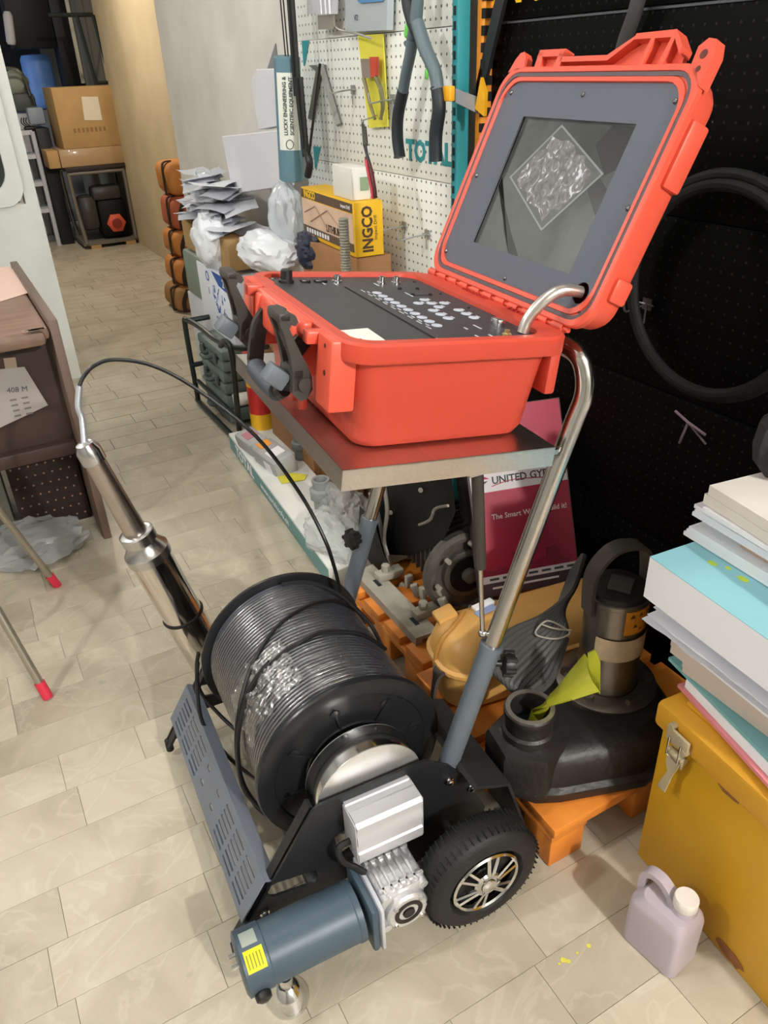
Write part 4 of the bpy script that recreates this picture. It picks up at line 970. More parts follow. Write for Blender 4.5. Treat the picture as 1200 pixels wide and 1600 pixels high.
def catch(y):
    b=YB(); b.box((-.022,y,.385),(.006,.050,.030),bev=.002); b.cyl((-.026,y+.018,.402),(-.012,y+.018,.402),.006).cyl((-.026,y-.018,.372),(-.012,y-.018,.372),.006)
    c_=b.build('toggle_catch',lm,YT)
    YB().box((-.016,y,.34),(.006,.034,.028),bev=.002).cyl((-.016,y-.018,.345),(-.016,y+.018,.345),.008,seg=12).build('catch_plate',lm,c_)
    YB().prism([(-.018,y-.016,.35),(-.018,y+.016,.35),(-.022,y+.012,.325),(-.020,y+.006,.305),(-.034,y+.010,.272),(-.034,y-.008,.272),(-.022,y-.006,.305),(-.022,y-.012,.325)],(-.004,0,0)).build('catch_lever',lm,c_)
    YB().tube([(-.028,y-.013,.385),(-.028,y-.013,.345),(-.028,y+.013,.345),(-.028,y+.013,.385)],.002,6).build('catch_loop',steel,c_)
catch(-.055); catch(-.40)
def sheetstack(name,label,cat,pts,z0,z1,m,tilt=0,group=None,top=None,layers=1,sid=None):
    """pts: four corners (x,y) clockwise from far-front"""
    t=thing(name,label,cat,(pts[0][0],pts[0][1],z0),group)
    for k in range(layers):
        a=z0+(z1-z0)*k/layers; c_=z0+(z1-z0)*(k+1)/layers-(.0006 if layers>1 else 0)
        random.seed(k*7+int(z0*1000)); dx,dy=(random.uniform(-.004,.004),random.uniform(-.006,.006)) if layers>1 else (0,0)
        B().prism([(x+dx,y+dy,a) for x,y in pts],(0,0,c_-a)).build('page_block' if layers>1 else 'block',m,t)
    if top: B().prism([(x,y,z1) for x,y in pts],(0,0,.0012)).build('cover',top,t)
    return t
tealc=mat('cover_teal','7fb5b8',.6,var=.04); tealb=mat('cover_skyblue','8fc6d0',.55,var=.04); pg_=mat('pages_white','f3f5f9',.7); pk_=mat('cover_pink','d9868c',.6); bgp=mat('folder_beige','cdbfb3',.75,var=.05); wp_=mat('sheet_white','eceef6',.7); cr=mat('cream_paper','e2dcd3',.7)
z=.429
Q=lambda x0,y0,ang,L_,W_:[(x0,y0),(x0+W_*math.cos(R(ang)),y0+W_*math.sin(R(ang))),(x0+W_*math.cos(R(ang))+L_*math.sin(R(ang)),y0+W_*math.sin(R(ang))-L_*math.cos(R(ang))),(x0+L_*math.sin(R(ang)),y0-L_*math.cos(R(ang)))]
sheetstack('pink_folder','pink folder at the very bottom of the paper pile on the yellow chest','folder',Q(.918,.652,-13,.40,.26),.429,.436,pk_)
sheetstack('notebook','white notebook lying on the pink folder, its edge showing as a white strip','notebook',Q(.921,.640,-12,.38,.25),.437,.456,pg_)
nb=sheetstack('teal_folder','teal green folder with handwriting above the white notebook','folder',Q(.930,.690,-11,.40,.24),.457,.464,tealc)
hw=mat('handwriting','2c5560',.7)
for s_,x_,y_,a_ in (('Bill','.955',.60,-78),('of','.957',.54,-78),('Lading','.955',.47,-78)):
    pass
b=B()
for k in range(7):
    y_=.62-.022*k; b.tube(smooth_pts([(.948+.006*math.sin(k*2.1),y_,.4652),(.962,y_-.006,.4652),(.950,y_-.012,.4652),(.960+.004*math.cos(k),y_-.017,.4652)],5),.0008,4)
b.build('handwriting',hw,nb,kind='stuff')
sheetstack('beige_folder','lower beige folder in the paper pile','folder',Q(.916,.655,-1,.40,.24),.466,.494,bgp,layers=2)
sheetstack('beige_folder','upper beige folder with a rounded end in the paper pile','folder',Q(.908,.675,-2,.40,.24),.496,.534,bgp,layers=2)
# crumpled white sheets
t=thing('loose_sheets','crumpled white sheets under the thick white ream','papers',(.88,.72,.535))
for k in range(3):
    def fn(u,v,k=k):
        x=.884+.25*v; y=.725-.42*u-.01*k; 
        return (x-.02*math.sin(u*2.0)*(1-v)*(k==1)+.004*noise.noise(V((u*6,v*4,k))),y,.549+.018*k-.008*max(0,(.35-v))*((1+math.sin(u*7+k*2))*.8)+.004*noise.noise(V((u*9,v*6,k+9))))
    B().grid(fn,30,10).build('sheet',wp_,t)
B().prism([(.90,.70,.5335),(1.13,.68,.5335),(1.10,.30,.5335),(.87,.31,.5335)],(0,0,.004)).build('sheet',wp_,t)
b=sheetstack('paper_ream','thick white ream with a pale blue spotted cover in the paper pile','ream',Q(.876,.722,-4,.40,.26),.600,.680,pg_,top=tealb)
gs=mat('spot_green','c3dc45',.6)
for (x,y,r_) in ((.945,.655,.009),(.955,.632,.006),(.985,.645,.008),(.95,.60,.010),(.975,.60,.006),(1.0,.625,.005)):
    B().prism([(x+r_*.6*math.cos(2*math.pi*i/10),y+r_*math.sin(2*math.pi*i/10),.6812) for i in range(10)],(0,0,.0004)).build('cover_spot',gs,b)
b2=sheetstack('blue_books','upper stack of white papers above the spotted cover','papers',Q(.972,.735,-3,.42,.20),.683,.706,pg_,layers=3)
b2['label']='white papers lying directly on the spotted pale blue cover'
sheetstack('small_box','slim beige box wedged among the upper papers','box',Q(.985,.640,-3,.30,.16),.708,.728,mat('box_tan','c4a184',.7))
sheetstack('white_papers','white papers just above the slim beige box','papers',Q(.968,.725,-4,.42,.20),.730,.752,wp_,layers=3)
sheetstack('white_papers','thin white booklet with a pointed corner near the top of the pile','papers',Q(.955,.700,-6,.40,.20),.754,.762,pg_)
sheetstack('cream_book','thick cream paper block topping the pile, under the black pouch','papers',Q(.958,.705,-8,.40,.20),.764,.800,cr,layers=2)
# black pouch with grey things on top
po_=thing('black_pouch','black fabric pouch holding grey items on top of the paper pile','pouch',at(1190,700,z=.80))
pc2=V((1.10,.66,.801)); 
B().loft([[pc2+V((math.cos(2*math.pi*i/24)*r_*(1+.06*math.sin(3*i)),math.sin(2*math.pi*i/24)*r_*.9,h_)) for i in range(24)] for r_,h_ in ((.045,0),(.062,.02),(.068,.05),(.064,.085),(.055,.092),(.052,.06),(.045,.02))],True,True).build('pouch',mat('pouch_black','2b2b2c',.85,bump=.5,bs=80),po_)
B().ball(pc2+V((.0,.0,.085)),.036,(1,.9,.9),3,.2,3).build('grey_item',mat('item_grey','8a8f95',.5),po_)
B().box(pc2+V((.02,.01,.12)),(.03,.012,.05),Matrix.Rotation(R(20),3,'Y'),bev=.004).build('blue_item',mat('item_blue','8fa4cf',.5),po_)
# ---------------------------------------------------------------- jug
jm=mat('jug_plastic','b3a8b0',.35,alpha=.97,var=.04,vs=4)
FJ=rotz(8,(.785,.487,0)); J=thing('plastic_jug','small translucent plastic jug with white cap at the foot of the yellow chest','jug',FJ)
def JB(): return B(FJ)
rj=lambda hx_,hy,r,z,cy=0:rr(0,cy,hx_,hy,r,z,5)
JB().loft([rj(.036,.050,.012,.0),rj(.040,.054,.014,.004),rj(.040,.054,.014,.105),rj(.038,.052,.016,.118),rj(.030,.042,.018,.132,-.004)]).build('jug_body',jm,J)
JB().lathe([(.020,.125),(.018,.142),(.016,.146),(.016,.15)],(.004,-.026,0),(0,0,1),24).build('neck',jm,J)
JB().lathe([(.0195,.146),(.0205,.148),(.0205,.166),(.019,.169)],(.004,-.026,0),(0,0,1),28).build('cap',mat('cap_white','dcd6cf',.5),J)
b=JB(); sweepbox(b,smooth_pts([(0,-.012,.128),(0,-.002,.150),(0,.018,.166),(0,.040,.164),(0,.050,.148),(0,.050,.112)],6),.010,.006,V((1,0,0))); b.build('jug_handle',jm,J)
# yellow paint specks on the floor
b=B(); random.seed(2)
for px,py,r_ in ((880,1500,.006),(888,1502,.005),(920,1478,.0045),(902,1489,.003),(874,1506,.003)):
    p=at(px,py,z=.0008); b.prism([p+V((r_*math.cos(2*math.pi*i/9)*random.uniform(.7,1),r_*math.sin(2*math.pi*i/9)*random.uniform(.7,1),0)) for i in range(9)],(0,0,.0004))
b.build('paint_specks',mat('speck_yellow','d9cf55',.6),fl,kind='stuff')
# ---------------------------------------------------------------- sign board, tan case, engine
A_=V((.945,1.262,.262)); B_=V((1.185,1.200,.262)); ux=(B_-A_).normalized(); up=V((.04,.184,.407)); up=(up-ux*up.dot(ux)).normalized(); SW=(B_-A_).length+.01; SH=.44
SM=frame(A_,ux,up); SG=thing('gypsum_sign','magenta and white advertising board leaning on the black board','sign',SM)
def SB(): return B(SM)
SB().bx((-.01,-.03,-.035),(SW,SH,0),.002).build('board',mat('board_dark','4a3a40',.6),SG)
SB().bx((-.004,.022,0),(SW-.004,.232,.001)).build('magenta_panel',mat('sign_magenta','a81c3c',.45,h2='8d1230',var=.1,vs=2),SG)
SB().bx((-.004,.232,0),(SW-.004,.322,.001)).build('white_band',mat('sign_white','cfc7c9',.5),SG)
SB().bx((-.004,.322,0),(SW-.004,SH-.002,.001)).build('magenta_top',mat('sign_magenta','a81c3c',.45),SG)
SB().bx((-.004,.004,0),(SW-.004,.022,.001)).build('white_strip',mat('sign_white','cfc7c9',.5),SG)
tx=lambda x,y,a=0:SM@Matrix.Translation((x,y,.0014))@Matrix.Rotation(R(a),4,'Z')
sd_=mat('print_dark','3b4348',.6); sw_=mat('print_white','ddd0d2',.6); smg=mat('print_magenta','b01e40',.5)
text('UNITED GYPSUM',.026,tx(.052,.258),sd_,SG,ax='LEFT',bold=.0006)
text('The Smart Way to Build it!',.0185,tx(.040,.168),sw_,SG,ax='LEFT',bold=.0002)
SB().prism([(.008,.285,.0012),(.046,.265,.0012),(.022,.264,.0012),(.014,.266,.0012)],(0,0,.0004)).build('logo_red',smg,SG)
SB().prism([(.008,.238,.0012),(.042,.260,.0012),(.016,.258,.0012)],(0,0,.0004)).build('logo_grey',sd_,SG)
SB().tube(smooth_pts([(.050,.245,.0014),(.11,.254,.0014),(.21,.246,.0014)],6),.0010,4).build('logo_swoosh',smg,SG)
b=SB()
for k in range(7): b.bx((.015+.035*k,.010,.0012),(.040+.035*k,.016,.0015))
b.build('strip_print',sd_,SG,kind='stuff')
SB().bx((.02,-.012,.0002),(.20,-.007,.0006)).build('bottom_print',sw_,SG)
random.seed(8); b=SB(); x=0
while x<SW-.03:
    w_=random.choice([.008,.012,.016]); h_=random.uniform(.012,.035)+(.03 if .07<x<.1 or .17<x<.2 else 0); b.bx((x,.0222,.0012),(x+w_,.022+h_,.0016)); x+=w_+.001
b.build('skyline_print',mat('sign_dark_magenta','7c1531',.5),SG,kind='stuff')
# tan case
tan=mat('case_tan','d6a45c',.42); TMx=rotz(-21,(.66,1.085,.121)); TC=thing('tan_case','rounded tan plastic case lying in front of the magenta sign','case',TMx)
TMx=rotz(-8,(.695,1.035,.121)); TC.matrix_world=TMx; WM[TC.name]=TMx
def TC_(): return B(TMx)
rc=lambda k,z,x0=0,x1=.48,y0=0,y1=.19,r=.07:rring(x0+k,x1-k,y0+k,y1-k,min(r,(y1-y0)/2-.01)-k*.9+.004,z,6)
TC_().loft([rc(.03,0),rc(.016,.008),rc(.010,.098)]).build('lower_shell',tan,TC)
TC_().loft([rc(.004,.098),rc(0,.103),rc(0,.112),rc(.007,.117),rc(.010,.135),rc(.020,.162),rc(.038,.180),rc(.062,.187)]).build('upper_shell',tan,TC)
b=TC_(); b.box((.055,.150,.182),(.05,.045,.016),Matrix.Rotation(R(-14),3,'Y'),bev=.006); b.box((.13,.060,.184),(.06,.04,.010),bev=.005); b.split('raised_pad',tan,TC)
b=TC_(); b.tube(smooth_pts([(.004,.09,.112),(.008,.09,.140),(.022,.09,.168),(.046,.095,.184),(.075,.115,.188),(.095,.135,.188)],6),.005,8); b.build('moulded_groove',mat('tan_dark','b5823f',.5),TC)
b=TC_(); sweepbox(b,smooth_pts([(.010,.065,.105),(-.010,.055,.095),(-.022,.045,.05),(-.026,.035,.01),(-.022,.02,-.03),(-.012,.0,-.06)],6),.018,.003,V((.3,.95,0))); b.build('strap',mat('strap_dark','3a332f',.7),TC)
tg=thing('blister_tag','white and blue plastic tag lying on the tan case','tag',TMx@Matrix.Translation((.12,.13,.189)))
B(TMx).box((.145,.135,.192),(.055,.018,.008),Matrix.Rotation(R(12),3,'Z'),bev=.001).build('tag_white',white,tg); B(TMx).box((.142,.116,.190),(.055,.018,.004),Matrix.Rotation(R(12),3,'Z'),bev=.001).build('tag_blue',mat('tag_blue','8fa0c8',.5),tg)
# grey standing board left of the sign
tag(B().prism([at(712,742,x=1.02),at(742,740,x=1.02),at(770,935,x=1.02),at(738,948,x=1.02)],(.012,.02,0)).build('grey_board',mat('board_grey','6b6560',.7)),'narrow grey board standing against the left edge of the magenta sign','board')
tag(B().prism([at(724,738,x=1.0),at(738,736,x=1.0),at(745,765,x=1.0),at(730,768,x=1.0)],(.012,.0,0)).build('foam_piece',mat('foam_cream','d9c98f',.7)),'small cream foam piece hooked over the narrow grey board','foam')
# engine
em_=mat('engine_black','0a0a0b',.6,spec=.3); eg=mat('engine_grey','5f5b55',.5,.4,var=.25,vs=14,bump=.8,bs=50); eb=mat('engine_base','a19c8e',.6,.1,var=.12,vs=20)
E0=thing('engine','dusty grey small engine with black covers standing on the second pallet','engine',(.95,1.5,.121))
YE=Matrix.Rotation(R(-4),3,'Z')
def poly_at(pxs,x): return [at(*p,x=x) for p in pxs]
B().prism([(.765,1.64,.135),(.765,1.30,.135),(.83,1.295,.135),(.83,1.65,.135)],(0,0,.012)).build('base_rail',eb,E0)
B().prism([(.765,1.64,.121),(.765,1.30,.121),(.785,1.30,.121),(.785,1.65,.121)],(0,0,.015)).build('base_lip',eb,E0)
B().prism([(.97,1.64,.122),(.97,1.30,.122),(1.03,1.295,.122),(1.03,1.65,.122)],(0,0,.026)).build('base_rail',eb,E0)
for y in (1.36,1.56):
    B().box((.797,y,.1475),(.012,.034,.001)).build('base_slot',mat('slot_dark','1a2226',.8),E0)
    B().box((.84,y+.01,.158),(.08,.035,.022),bev=.004).build('mount_foot',eb,E0)
    B().cyl((.83,y+.01,.16),(.83,y+.01,.19),.012,seg=6).build('mount_bolt',eb,E0)
B().box((.99,1.50,.235),(.15,.22,.17),YE,bev=.04).build('crankcase',eg,E0)
b=B()
for k in range(9): b.box((.985,1.40+.024*k,.255),(.165,.005,.15),YE,bev=.002)
b.build('cooling_fins',eg,E0)
for y_,x_ in ((1.375,.90),):
    B().lathe([(.115,0),(.115,.02),(.105,.03),(.095,.03),(.092,.018),(.070,.016),(.066,.028),(.055,.03),(.02,.032),(.018,.05),(.012,.052)],(.955,1.375,.245),(-.12,-1,.1),40).build('side_cover',eg,E0)
    B().lathe([(.052,.031),(.050,.034),(.030,.034)],(.955,1.375,.245),(-.12,-1,.1),28).build('hub_seal',em_,E0)
    for k in range(8):
        a=2*math.pi*k/8; c0=V((.955+math.cos(a)*.098,1.345,.245+math.sin(a)*.098)); B().cyl(c0,c0+V((0,-.014,0)),.007,seg=6).build('cover_bolt',eb,E0)
B().loft([[at(px,py,x=xx) for px,py in ((575,745),(650,735),(705,735),(712,800),(690,850),(640,868),(600,866),(585,820))] for xx in (.90,.99)]).build('fuel_tank',em_,E0)
B().loft([[at(px,py,x=xx) for px,py in ((562,790),(585,815),(600,868),(612,900),(596,905),(572,870),(560,830))] for xx in (.84,.90)]).build('belt_guard',em_,E0)
B().ball((1.02,1.62,.52),.12,(1,.9,.9),3,.06,2).build('air_filter',em_,E0)
for p in ((659,765),(692,742),(612,800)): B().cyl(at(*p,x=.898),at(*p,x=.898)+V((-.006,-.004,.002)),.007,seg=10).build('tank_bolt',steel,E0)
b=B(); 
for pts in (((600,760),(605,800),(600,845),(612,890)),((578,770),(590,800),(598,840),(606,868))): b.tube(smooth_pts([at(*p,x=.87) for p in pts],5),.006,6)
b.tube(smooth_pts([at(655,820,x=.88),at(672,812,x=.88),at(680,795,x=.88),at(700,790,x=.88)],5),.004,6).split('link_rod',mat('rod_pale','8e897f',.5,.4),E0)
b=B(); random.seed(21)
for k in range(9): 
    p=at(606+11*k,900+6*(k%3)+8*(k//2),x=.87); b.box(p,(.014,.022,.04),Matrix.Rotation(random.uniform(0,2),3,'Z')@Matrix.Rotation(random.uniform(-.6,.6),3,'X'),bev=.003)
b.build('brackets',eb,E0,kind='stuff')
# ---------------------------------------------------------------- long flat TOTAL carton and what lies on it
ca_=V((.83,2.94,0)); cb_=V((.755,1.80,0)); cd_=(cb_-ca_).normalized(); cn=V((-cd_.y,cd_.x,0))
LMx=frame(ca_,cd_,cn) ; 
LC=thing('long_carton','long flat white carton with teal printed side lying on the floor','carton',LMx)
Lc=(cb_-ca_).length
sgnn=1
B(LMx).bx((0,.0,0),(Lc,.19,.070),.002).build('carton',mat('carton_white','e3e6e1',.6,var=.03),LC)
tl2=mat('carton_teal','6f9a9a',.6)
B(LMx).bx((.005,-.0012,.002),(Lc-.005,0,.062)).build('teal_side',tl2,LC)
tmx=lambda s_,z_:LMx@frame((s_,-.0016,z_),(1,0,0),(0,0,1))
text('TOTAL',.062,tmx(.10,.032),white,LC,ax='LEFT',bold=.002,sx=1.25)
text('www.totaltools.cn',.035,tmx(.44,.030),white,LC,ax='LEFT',sx=1.25)
# grey detector
GM=frame(at(418,708,z=.10),V((.10,-1,0)),V((1,.1,.25))); GD=thing('grey_detector','grey plastic instrument with orange and white labels on the long carton','instrument',GM)
gp_=mat('instrument_grey','a7a9a8',.5)
g=B(GM); g.box((-.13,0,.0),(.15,.085,.07),bev=.014); g.box((.06,0,.0),(.20,.10,.085),bev=.02); g.box((-.035,0,0),(.06,.07,.06),bev=.008)
g.build('housing',gp_,GD)
B(GM).box((.00,.0,.0435),(.05,.05,.002)).build('orange_label',mat('label_orange','e79a3c',.6),GD)
B(GM).box((.09,.0,.0435),(.055,.06,.002)).build('white_label',white,GD)
B(GM).box((-.13,.0,.0365),(.06,.05,.002)).build('pink_label',mat('label_pink','b97a86',.6),GD)
B(GM).box((.10,-.051,0),(.05,.002,.05)).build('white_label',white,GD)
yt=tag(B().prism([at(428,735,z=.0725),at(445,738,z=.0725),at(480,742,z=.0725),at(476,750,z=.0725),at(440,756,z=.0725)],(0,0,.0015)).build('yellow_sticker',mat('sticker_yellow','d8cf45',.6)),'yellow sticker sheet under the grey instrument','sticker')
# PVC fittings
def fitting(px,py,z0,s_,label,m):
    c=at(px,py,z=z0); t=thing('pipe_fitting',label,'pipe fitting',c)
    B().lathe([(.030*s_,0),(.030*s_,.055*s_),(.040*s_,.060*s_),(.042*s_,.095*s_),(.036*s_,.10*s_),(.030*s_,.102*s_),(.030*s_,.125*s_),(.032*s_,.127*s_),(.032*s_,.135*s_),(.024*s_,.135*s_),(.022*s_,.06*s_)],c,(0,0,1),32,caps=False).build('pipe',m,t)
    u=B().lathe([(.041*s_,.060*s_),(.044*s_,.064*s_),(.044*s_,.092*s_),(.041*s_,.097*s_)],c,(0,0,1),8,caps=False).build('union_nut',m,t); 
    B().cyl(c+V((0,0,.01)),c+V((0,0,.02)),.029*s_).build('pipe_inside',mat('pipe_dark','3e4343',.7),t)
    return t
pvc=mat('pvc_grey','8c918f',.45)
fitting(505,800,.072,.95,'grey pipe union standing on the long carton beside the tray corner',pvc)
fitting(470,716,.072,.75,'smaller grey pipe fitting behind the grey instrument',mat('pvc_dark','707474',.5))
# clear film heap
cf_=mat('film_heap','d3d8d6',.15,alpha=.42,bump=1.0,bs=35)
def heap(px,py,z0,r_,sc_,label,name='plastic_film',seed=0,m=cf_,cat='plastic'):
    c=at(px,py,z=z0); b=B().ball(c+V((0,0,r_*sc_[2]*.7)),r_,sc_,4,.28,1.8,seed=seed)
    for v in b.bm.verts: 
        if v.co.z<z0: v.co.z=z0
    return tag(b.build(name,m,sm=20),label,cat)
heap(520,850,.071,.11,(.7,1.3,.5),'crumpled clear film at the near end of the long carton',seed=1)
heap(540,810,.072,.09,(.8,1.2,.8),'crumpled clear film beside the grey pipe union',seed=2)
# red and yellow cylinder
rc_=V((.985,2.93,0)); RC=thing('striped_bollard','red and yellow banded cylinder standing behind the grey instrument','bollard',rc_)
for z0,z1,c_ in ((0,.14,'yellow'),(.14,.26,'red'),(.26,.36,'yellow'),(.36,.40,'red')):
    B().cyl(rc_+V((0,0,z0)),rc_+V((0,0,z1)),.052,seg=32).build('band',mat('band_'+c_,'d9a81c' if c_=='yellow' else 'b42a25',.4),RC)
# ---------------------------------------------------------------- tubular rack and grey cases
rk=thing('tube_rack','black tubular frame on the floor beside the long carton','rack',(.88,3.2,0))
rb=mat('rack_black','1d2422',.35)
def rt(pts,name='frame_tube',r=.012): B().tube(smooth_pts(pts,6),r,10).build(name,rb,rk)
rt([V((.865,3.50,.02)),V((.862,3.50,.38)),V((.868,3.47,.42)),V((.880,3.30,.425)),V((.885,3.12,.42)),V((.90,2.90,.44)),V((.975,2.74,.475))])
rt([at(345,540,x=.86),at(352,533,x=.86),at(362,552,x=.87),at(370,630,x=.885),at(374,672,x=.89)])
rt([V((.865,3.52,.02)),V((.866,3.30,.016)),V((.87,2.97,.016))])
rt([V((.865,3.44,.14)),V((.875,3.10,.13)),V((.885,2.93,.12))],r=.010)
rt([V((.865,3.50,.20)),V((1.10,3.50,.20))],'cross_tube'); rt([V((.87,3.50,.41)),V((1.10,3.50,.41))],'cross_tube')
gc_=mat('case_greygreen','66726d',.5,var=.06); gd=mat('case_grey_dark','4b5653',.5)
def gcase(p0,p1,label,grp='grey-green tool cases in the rack'):
    p0,p1=V(p0),V(p1); t=thing('tool_case',label,'tool case',((p0.x+p1.x)/2,(p0.y+p1.y)/2,p0.z),grp); m_=(p0.z+p1.z)/2
    B().bx(p0,(p1.x,p1.y,m_-.002),.012).build('lower_shell',gc_,t); B().bx((p0.x,p0.y,m_+.002),p1,.012).build('upper_shell',gc_,t)
    for q in (.25,.75):
        y=p0.y+(p1.y-p0.y)*q; B().box((p0.x-.006,y,m_),(.012,.035,.045),bev=.004).build('clip',gd,t)
    B().tube(smooth_pts([(p0.x,p0.y+(p1.y-p0.y)*.4,m_-.01),(p0.x-.03,p0.y+(p1.y-p0.y)*.42,m_-.01),(p0.x-.03,p0.y+(p1.y-p0.y)*.58,m_-.01),(p0.x,p0.y+(p1.y-p0.y)*.6,m_-.01)],5),.010,8).build('carry_handle',gd,t)
gcase((.90,3.14,.02),(1.20,3.46,.15),'grey-green tool case at the bottom of the black rack')
gcase((.90,3.14,.155),(1.20,3.46,.26),'grey-green tool case in the middle of the black rack')
gcase((.90,3.12,.265),(1.22,3.47,.36),'grey-green tool case on top, under the printed carton')
gcase((1.05,2.99,.02),(1.25,3.13,.20),'grey-green tool case behind the white roll')
gcase((1.05,2.99,.21),(1.25,3.13,.36),'grey-green tool case nearest the tray corner')
tag(B().cyl((.90,3.04,.17),(.98,3.02,.172),.028,seg=24,bev=.004).build('paper_roll',mat('roll_white','cfccc0',.6)),'white roll lying between the rack tubes','roll')
# white printed carton standing above
pcn=thing('printed_carton','white carton with blue printing standing on the rack','carton',(1.0,3.4,.38))
c0=at(303,512,y=3.5); 
PA=at(368,541,x=.98); # near bottom corner
FP=frame(PA,(-.10,.995,0),(0,0,1))
wcar=mat('carton_bluewhite','e4e8f0',.6)
Lx_=.30
B().bx(PA+V((0,0,0)),PA+V((.26,.42,.29)),.003).build('carton',wcar,pcn)
blu=mat('print_blue','2f5aa8',.6)
def onf(y,z,x=-.0012): return PA+V((x,y,z))
fb=frame(PA,(0,-1,0),(0,0,1))
B().prism([onf(.02,.285),onf(.20,.285),onf(.12,.235),onf(.02,.225)],(-.0006,0,0)).build('blue_corner',blu,pcn)
b=B(); random.seed(12)
for k in range(12):
    y_,z_=random.uniform(.06,.34),random.uniform(.07,.21); b.tube(smooth_pts([onf(y_+random.uniform(-.02,.02),z_+random.uniform(-.02,.02),-.0012) for _ in range(4)],4),.0014,4)
b.build('blue_script',blu,pcn,kind='stuff')
text('2',.05,frame(onf(.05,.255,-.0022),(0,-1,0),(0,0,1)),white,pcn,bold=.001)
B().lathe([(.022,0),(.022,.0006),(.016,.0006),(.016,0)],onf(.27,.25),(-1,0,0),24,caps=False).build('round_print',blu,pcn)
b=B()
for k in range(8): b.bx(onf(.06+.03*k,.17,-.0016),onf(.065+.03*k,.20,-.0012)) if k%2 else b.bx(onf(.05,.03+.01*k,-.0016),onf(.10,.033+.01*k,-.0012))
b.build('small_print',blu,pcn,kind='stuff')
tag(B().bx((.985,3.46,.462),(1.16,3.82,.665),.012).build('green_crate',mat('crate_greygreen','7e8a7c',.6,var=.06)),'grey-green crate standing left of the printed carton','crate')
tag(B().bx((.985,3.485,0),(1.18,3.84,.460),.004).build('grey_carton',mat('carton_greywhite','bdc0c2',.7,var=.05)),'pale grey carton under the grey-green crate','carton')
tag(B().bx(PA+V((.0,0,-.40)),PA+V((.26,.42,-.003)),.004).build('carton',mat('carton_greywhite','bdc0c2',.7,var=.05)),'pale carton under the printed one, behind the rack','carton') if PA.z>.45 else None
# brown cartons and plastic bags piled behind the case
hold=thing('brown_carton','brown carton behind the open orange case','carton',(1.07,2.75,0)); B().bx((.99,2.42,0),(1.19,2.84,.69),.004).build('carton',cardd,hold); B().box((1.09,2.64,.6905),(.2,.05,.0012)).build('packing_tape',mat('tape_tan','a88762',.4),hold)
tag(B().bx((1.0,3.15,.675),(1.20,3.80,.80),.004).build('flat_carton',card),'flat brown carton under the heap of white paper and bags','carton')
bagm=mat('bag_white','e6eaef',.35,bump=.5,bs=14)
def bag(px,py,x,r_,sc_,label,seed,m=bagm,amp=.22,fr=1.9):
    c=at(px,py,x=x); b=B().ball(c,r_,sc_,4,amp,fr,seed=seed); return tag(b.build('plastic_bag',m,sm=28),label,'plastic bag')
bag(420,392,1.03,.13,(.7,1.65,.52),'bulky white shopping bag with purple print just behind the orange case',3)
bag(330,375,1.0,.12,(.6,1.0,1.0),'crumpled white bag hanging over the left side of the printed carton',5)
bag(449,345,1.10,.115,(.5,.85,1.15),'semi-clear knotted bag below the blue-grey tube',7,mat('bag_clear_grey','d5dbe3',.25,alpha=.75,bump=.6,bs=20),.2)
bag(322,295,1.10,.11,(.6,1.1,.75),'thin clear bag on top of the paper heap left of the white carton',9,mat('bag_clear_grey','d5dbe3',.25,alpha=.75,bump=.6,bs=20),.25)
pmk=mat('print_purple','4a42b0',.5)
# heap of papers
random.seed(31)
pz=[mat('sheet_a','e2e4ea',.7),mat('sheet_b','cdd0d6',.7),mat('sheet_c','b9bcc4',.7)]
hp_=thing('paper_heap','untidy heap of white papers and envelopes on the flat brown carton','papers',(1.1,3.5,.80))
for k in range(46):
    cxp=V((random.uniform(1.03,1.14),random.uniform(3.2,3.80)+.002*k,.812+.0042*k)); s1,s2=random.uniform(.10,.17),random.uniform(.12,.22)
    rm_=Matrix.Rotation(random.uniform(-.5,.5),3,'Z')@Matrix.Rotation(random.uniform(-.16,.16),3,'X')@Matrix.Rotation(random.uniform(-.30,.05),3,'Y')
    b=B(); ph_=random.uniform(0,6)
    b.grid(lambda u,v:cxp+rm_@V(((u-.5)*s1,(v-.5)*s2,.008*math.sin(u*3+ph_)+.006*math.sin(v*4+ph_))),5,5); b.build('sheet',random.choice(pz),hp_)
# navy thing right of the bag
bag(490,392,1.05,.085,(.6,1.1,.75),'dark navy crumpled bag under the yellow carton',13,mat('bag_navy','23273c',.5,bump=.5,bs=20),.3)
# ---------------------------------------------------------------- yellow tool carton on the brown boxes
yn=mat('carton_yellow','eebb22',.5); 
YA=at(557,403,x=1.02); YX=V((-.02,.999,0))
ic=thing('tool_carton','yellow and brown printed tool carton standing below the pegboard','carton',YA)
yl=.42; yh=(at(555,318,x=1.02)-YA).z; ydp=.088
dirL=V((.06,.998,0)).normalized(); dirR=V((.998,-.06,0)).normalized()
def cb(p,q,m,name,bev=0):
    F_=frame(YA,dirL,V((0,0,1))); return B(F_).bx(p,q,bev).build(name,m,ic)
